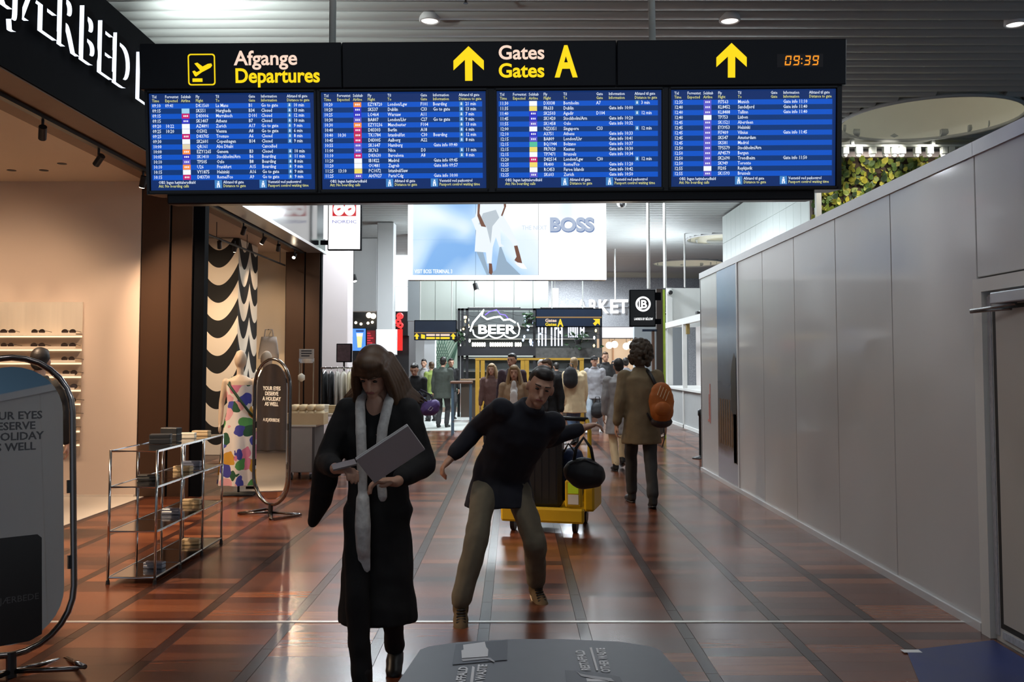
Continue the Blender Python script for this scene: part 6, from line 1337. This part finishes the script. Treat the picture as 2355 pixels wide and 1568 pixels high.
b = MB(); b.ell((0, .0, -.20), (.125, .085, .07)); b.soft('base', mat('backpack_dark', (.03, .02, .025), .6), bp, .012, 3)
b = MB(); b.ell((.0, -.085, -.06), (.095, .05, .09)); b.soft('pocket', OR, bp, .010, 3)
b = MB(); b.tube([(-.05, .06, .20), (-.09, .13, .30), (-.12, .18, .36), (-.13, .28, .37)], .022, 7); b.build('shoulder_strap', SPOTM, bp, True); b = MB(); b.tube([(-.10, .06, -.20), (-.15, .12, -.10), (-.16, .16, .1)], .014, 6); b.build('lower_strap', SPOTM, bp, True)
b = MB()
for q in range(4): b.caps((-.06 + .03 * q, -.105, .10 - .02 * q), .004, (-.02 + .03 * q, -.10, .20 - .02 * q), .004, 5)
b.build('cord', CRM, bp); b = MB(); b.tube([(.02, -.02, -.26), (.03, -.03, -.38), (.0, -.02, -.48)], .006, 5); b.build('loose_strap', SPOTM, bp)
# ---- the rest of the passengers
def pax(label, px, Y, yaw, H, look, **k): return person(label, (wx(px, Y), Y, 0), rad(yaw), H, look, group='passengers in the concourse', **k)
ST = dict(feet=((.10, .03, .09, 0), (-.10, -.02, .09, 0)))
pax('man in a light grey coat and cream trousers walking away', 1424, 13.7, 3, 1.66, dict(hair='short', hairm=HD, top=LGR, legs=CRM, shoes=SHB, len=.36, girth=1.1, face=False), feet=((.08, .22, .16, -20), (-.08, -.10, .09, 0)))
pr_ = pax('young man in black looking at his phone, purple bag on his arm', 955, 16.6, 176, 1.60, dict(hair='short', hairm=HD, top=BLK, legs=CHA, shoes=SHB, len=.14), hands=((.06, .27, 1.10), (-.07, .27, 1.10)), head=(22, 0, 0))
slab_thing('phone', 'dark phone held by the young man in black', 'phone', (wx(953, 16.3), 16.28, 1.06), (1, 0, 0), (0, .5, .8), .15, .075, .01, SPOTM)
t = thing('sports_bag', 'purple sports bag hanging beside the young man in black', 'bag', (wx(990, 16.4), 16.4, wz(938, 16.4))); b = MB(); b.caps((-.06, 0, -.03), .12, (.07, 0, .05), .11); b.ell((0, 0, 0), (.17, .11, .14)); b.soft('body', mat('bag_purple', (.09, .05, .20), .6, var=.2), t, .013, 3); b = MB(); b.tube([(-.10, 0, .08), (-.14, 0, .22), (-.20, .02, .30)], .014, 6); b.tube([(.05, 0, .10), (.0, .0, .24), (-.18, .03, .33)], .014, 6); b.build('strap', mat('strap_dark', (.02, .015, .04), .6), t); b = MB(); b.tube([(-.03, -.115, -.03), (.02, -.12, .03), (.06, -.118, .01), (.02, -.12, -.04)], .006, 5, True); b.build('emblem', WHT, t)
pax('man in a dark olive jacket standing by the tall table, seen from behind', 1018, 22.6, -12, 1.74, dict(hair='short', hairm=HD, top=OLV, legs=CHA, shoes=SHB, len=.2, girth=1.2, face=False), **ST)
pax('person in a pale top and jeans beyond the tall table', 976, 26, 170, 1.70, dict(hair='short', hairm=HD, top=LGR, legs=DEN, shoes=SHB), **ST)
pax('person with a lime green top near the white lattice post', 994, 25, 30, 1.62, dict(hair='short', hairm=HB, top=cloth('lime', (.20, .26, .06)), legs=CHA, shoes=SHB, face=False), **ST)
pax('person in black standing right of the olive jacket man', 1036, 26, 200, 1.72, dict(hair='short', hairm=HD, top=BLK, legs=CHA, shoes=SHB), **ST)
pax('tall man in a plum suit and white shirt facing the camera', 1178, 16.2, 178, 1.76, dict(hair='short', hairm=HD, top=PLM, legs=CHA, shoes=SHB, shirt=WHT, len=.2, skin=SKIN2), head=(0, 20, 0))
pax('blond woman in a camel coat over a white top', 1183, 13.4, 176, 1.56, dict(hair='long', hairm=HBL, top=CAM, legs=DEN, shoes=SHB, shirt=WHT, shirtw=.07, len=.35, girth=1.05))
pax('blond woman in a rosy brown jacket behind the camel coat', 1132, 17.5, 170, 1.58, dict(hair='long', hairm=HBL, top=cloth('rosy', (.16, .09, .08)), legs=CHA, shoes=SHB))
pax('man in a black jacket with short hair looking sideways', 1263, 14.6, 150, 1.66, dict(hair='short', hairm=HB, top=BLK, legs=CHA, shoes=SHB, shirt=CHA, len=.22), head=(10, 20, 0))
pax('grey haired man behind the black jacket', 1243, 18.8, 200, 1.66, dict(hair='short', hairm=mat('hair_grey', (.35, .33, .31), .6), top=CHA, legs=CHA, shoes=SHB))
pax('person in black far behind, between two jackets', 1281, 25, 20, 1.60, dict(hair='short', hairm=HD, top=BLK, legs=CHA, shoes=SHB, face=False), **ST)
pax('person in a cream hooded coat with a black bag, seen from behind', 1322, 18.2, 15, 1.70, dict(hair='short', hairm=HBL, top=CRM, legs=DEN, shoes=SHB, len=.30, girth=1.2, face=False))
pax('young man in a dark cap and grey jacket with pale jeans', 1368, 21, 160, 1.76, dict(hair='cap', hairm=HD, capm=BLK, top=GRY, legs=LDE, shoes=WHT, len=.16, girth=1.05), head=(0, -30, 0))
pax('tall young man in a black and grey jacket behind the cap', 1394, 24, 150, 1.88, dict(hair='short', hairm=HB, top=CHA, legs=CHA, shoes=SHB), head=(0, -40, 0))
pax('dark haired person far behind the grey coat', 1411, 27, 190, 1.66, dict(hair='short', hairm=HD, top=BLK, legs=CHA, shoes=SHB), **ST)
pax('dark haired person just beyond the curly haired man', 1440, 22.5, 5, 1.72, dict(hair='short', hairm=HD, top=GRY, legs=CHA, shoes=SHB, face=False))
pax('dark haired customer behind the tall mirror in the eyewear shop', 88, 8.3, 10, 1.73, dict(hair='short', hairm=HD, top=BLK, legs=CHA, shoes=SHB, face=False), **ST)
# shoulder bag of the cream coat, cap man's bag
for px, py, Y, lb in ((1312, 868, 17.95, 'black backpack on the cream hooded coat'), (1374, 940, 20.8, 'black shopping bag held by the young man in the cap')):
    t = thing('black_bag', lb, 'bag', tuple(at(px, py, Y))); b = MB(); b.ell((0, 0, 0), (.15, .09, .22 if py < 900 else .16)); b.ell((0, 0, -.06), (.15, .10, .16)); b.soft('body', mat('duffel_black', (.012, .013, .016), .6), t, .014, 3); b = MB(); b.tube([(-.06, 0, .15), (-.04, .0, .27), (.04, 0, .27), (.06, 0, .15)], .012, 6); b.build('handle', SPOTM, t)
# ---- yellow luggage trolley with its load
TY = 9.0; tx = wx(1262, TY)
t = thing('luggage_trolley', 'yellow luggage trolley loaded with a black suitcase behind the striding man', 'luggage trolley', (tx, TY, 0), rad(-14)); YT = mat('trolley_yellow', (.62, .40, .01), .4, var=.12); LIME = mat('hi_vis_lime', (.52, .72, .02), .5, emit=.12, ecol=(.5, .75, .02)); REF = mat('reflector_white', (.80, .82, .80), .35)
b = MB(); b.bbox(-.36, .36, -.30, .40, .16, .20, .01); b.build('platform', YT, t)
b = MB(); b.bbox(-.40, .40, -.34, -.28, .10, .24, .02); fb = b.build('front_bumper', YT, t)
for s in (-1, 1):
    b = MB(); b.bbox(s * .30 - .08, s * .30 + .08, -.33, -.27, .25, .50, .015); c_ = b.build('corner_guard', YT, t)
    b = MB(); b.box(s * .30 - .05, s * .30 + .05, -.336, -.331, .38, .48); b.build('lime_patch', LIME, c_); b = MB(); b.box(s * .30 - .05, s * .30 + .05, -.336, -.331, .28, .37); b.build('white_patch', REF, c_)
    b = MB(); b.tube([(s * .34, -.26, .18), (s * .34, .36, .18), (s * .33, .44, .9), (s * .30, .46, 1.02)], .022, 8); b.build('side_tube', YT, t, True)
    for y_ in (-.22, .34):
        b = MB(); b.cyl((s * .30 - .02, y_, .075), (s * .30 + .02, y_, .075), .075, .075, 16); w_ = b.build('wheel', SPOTM, t); b = MB(); b.box(s * .30 - .03, s * .30 + .03, y_ - .03, y_ + .03, .10, .17); b.build('fork', CHROME, w_)
b = MB(); b.tube([(-.31, .46, 1.02), (0, .50, 1.03), (.31, .46, 1.02)], .022, 8); b.build('handle_bar', SPOTM, t, True)
b = MB(); b.box(-.32, .32, .37, .39, .2, .55); b.build('back_plate', YT, t)
b = MB(); b.bbox(.36, .46, -.10, .38, .18, .52, .02); b.build('side_panel', YT, t)
s_ = thing('suitcase', 'upright black suitcase on the yellow trolley', 'suitcase', (tx - .06, TY + .02, .203), rad(-10)); SUI = mat('suitcase_black', (.018, .016, .016), .4, var=.1)
b = MB(); b.bbox(-.20, .20, -.13, .13, .0, .74, .04); b.build('shell', SUI, s_); b = MB()
for q in range(5): b.box(-.14 + .07 * q - .006, -.14 + .07 * q + .006, -.136, -.128, .06, .68)
b.build('ribs', SUI, s_); b = MB(); b.tube([(-.07, 0, .73), (-.07, 0, .80), (.07, 0, .80), (.07, 0, .73)], .010, 6); b.build('handle', SPOTM, s_)
s_ = thing('soft_bag', 'dark blue soft bag lying over the suitcase on the trolley', 'bag', (tx + .22, TY + .10, .23), rad(-14)); b = MB(); b.caps((0, 0, .16), .14, (.02, .0, .42), .12); b.ell((0, 0, .1), (.13, .14, .10)); b.soft('body', mat('bag_blue', (.015, .03, .09), .7, var=.3), s_, .013, 3); b = MB(); b.tube([(-.05, -.1, .5), (0, -.12, .58), (.06, -.1, .5)], .010, 6); b.build('handle', SPOTM, s_)
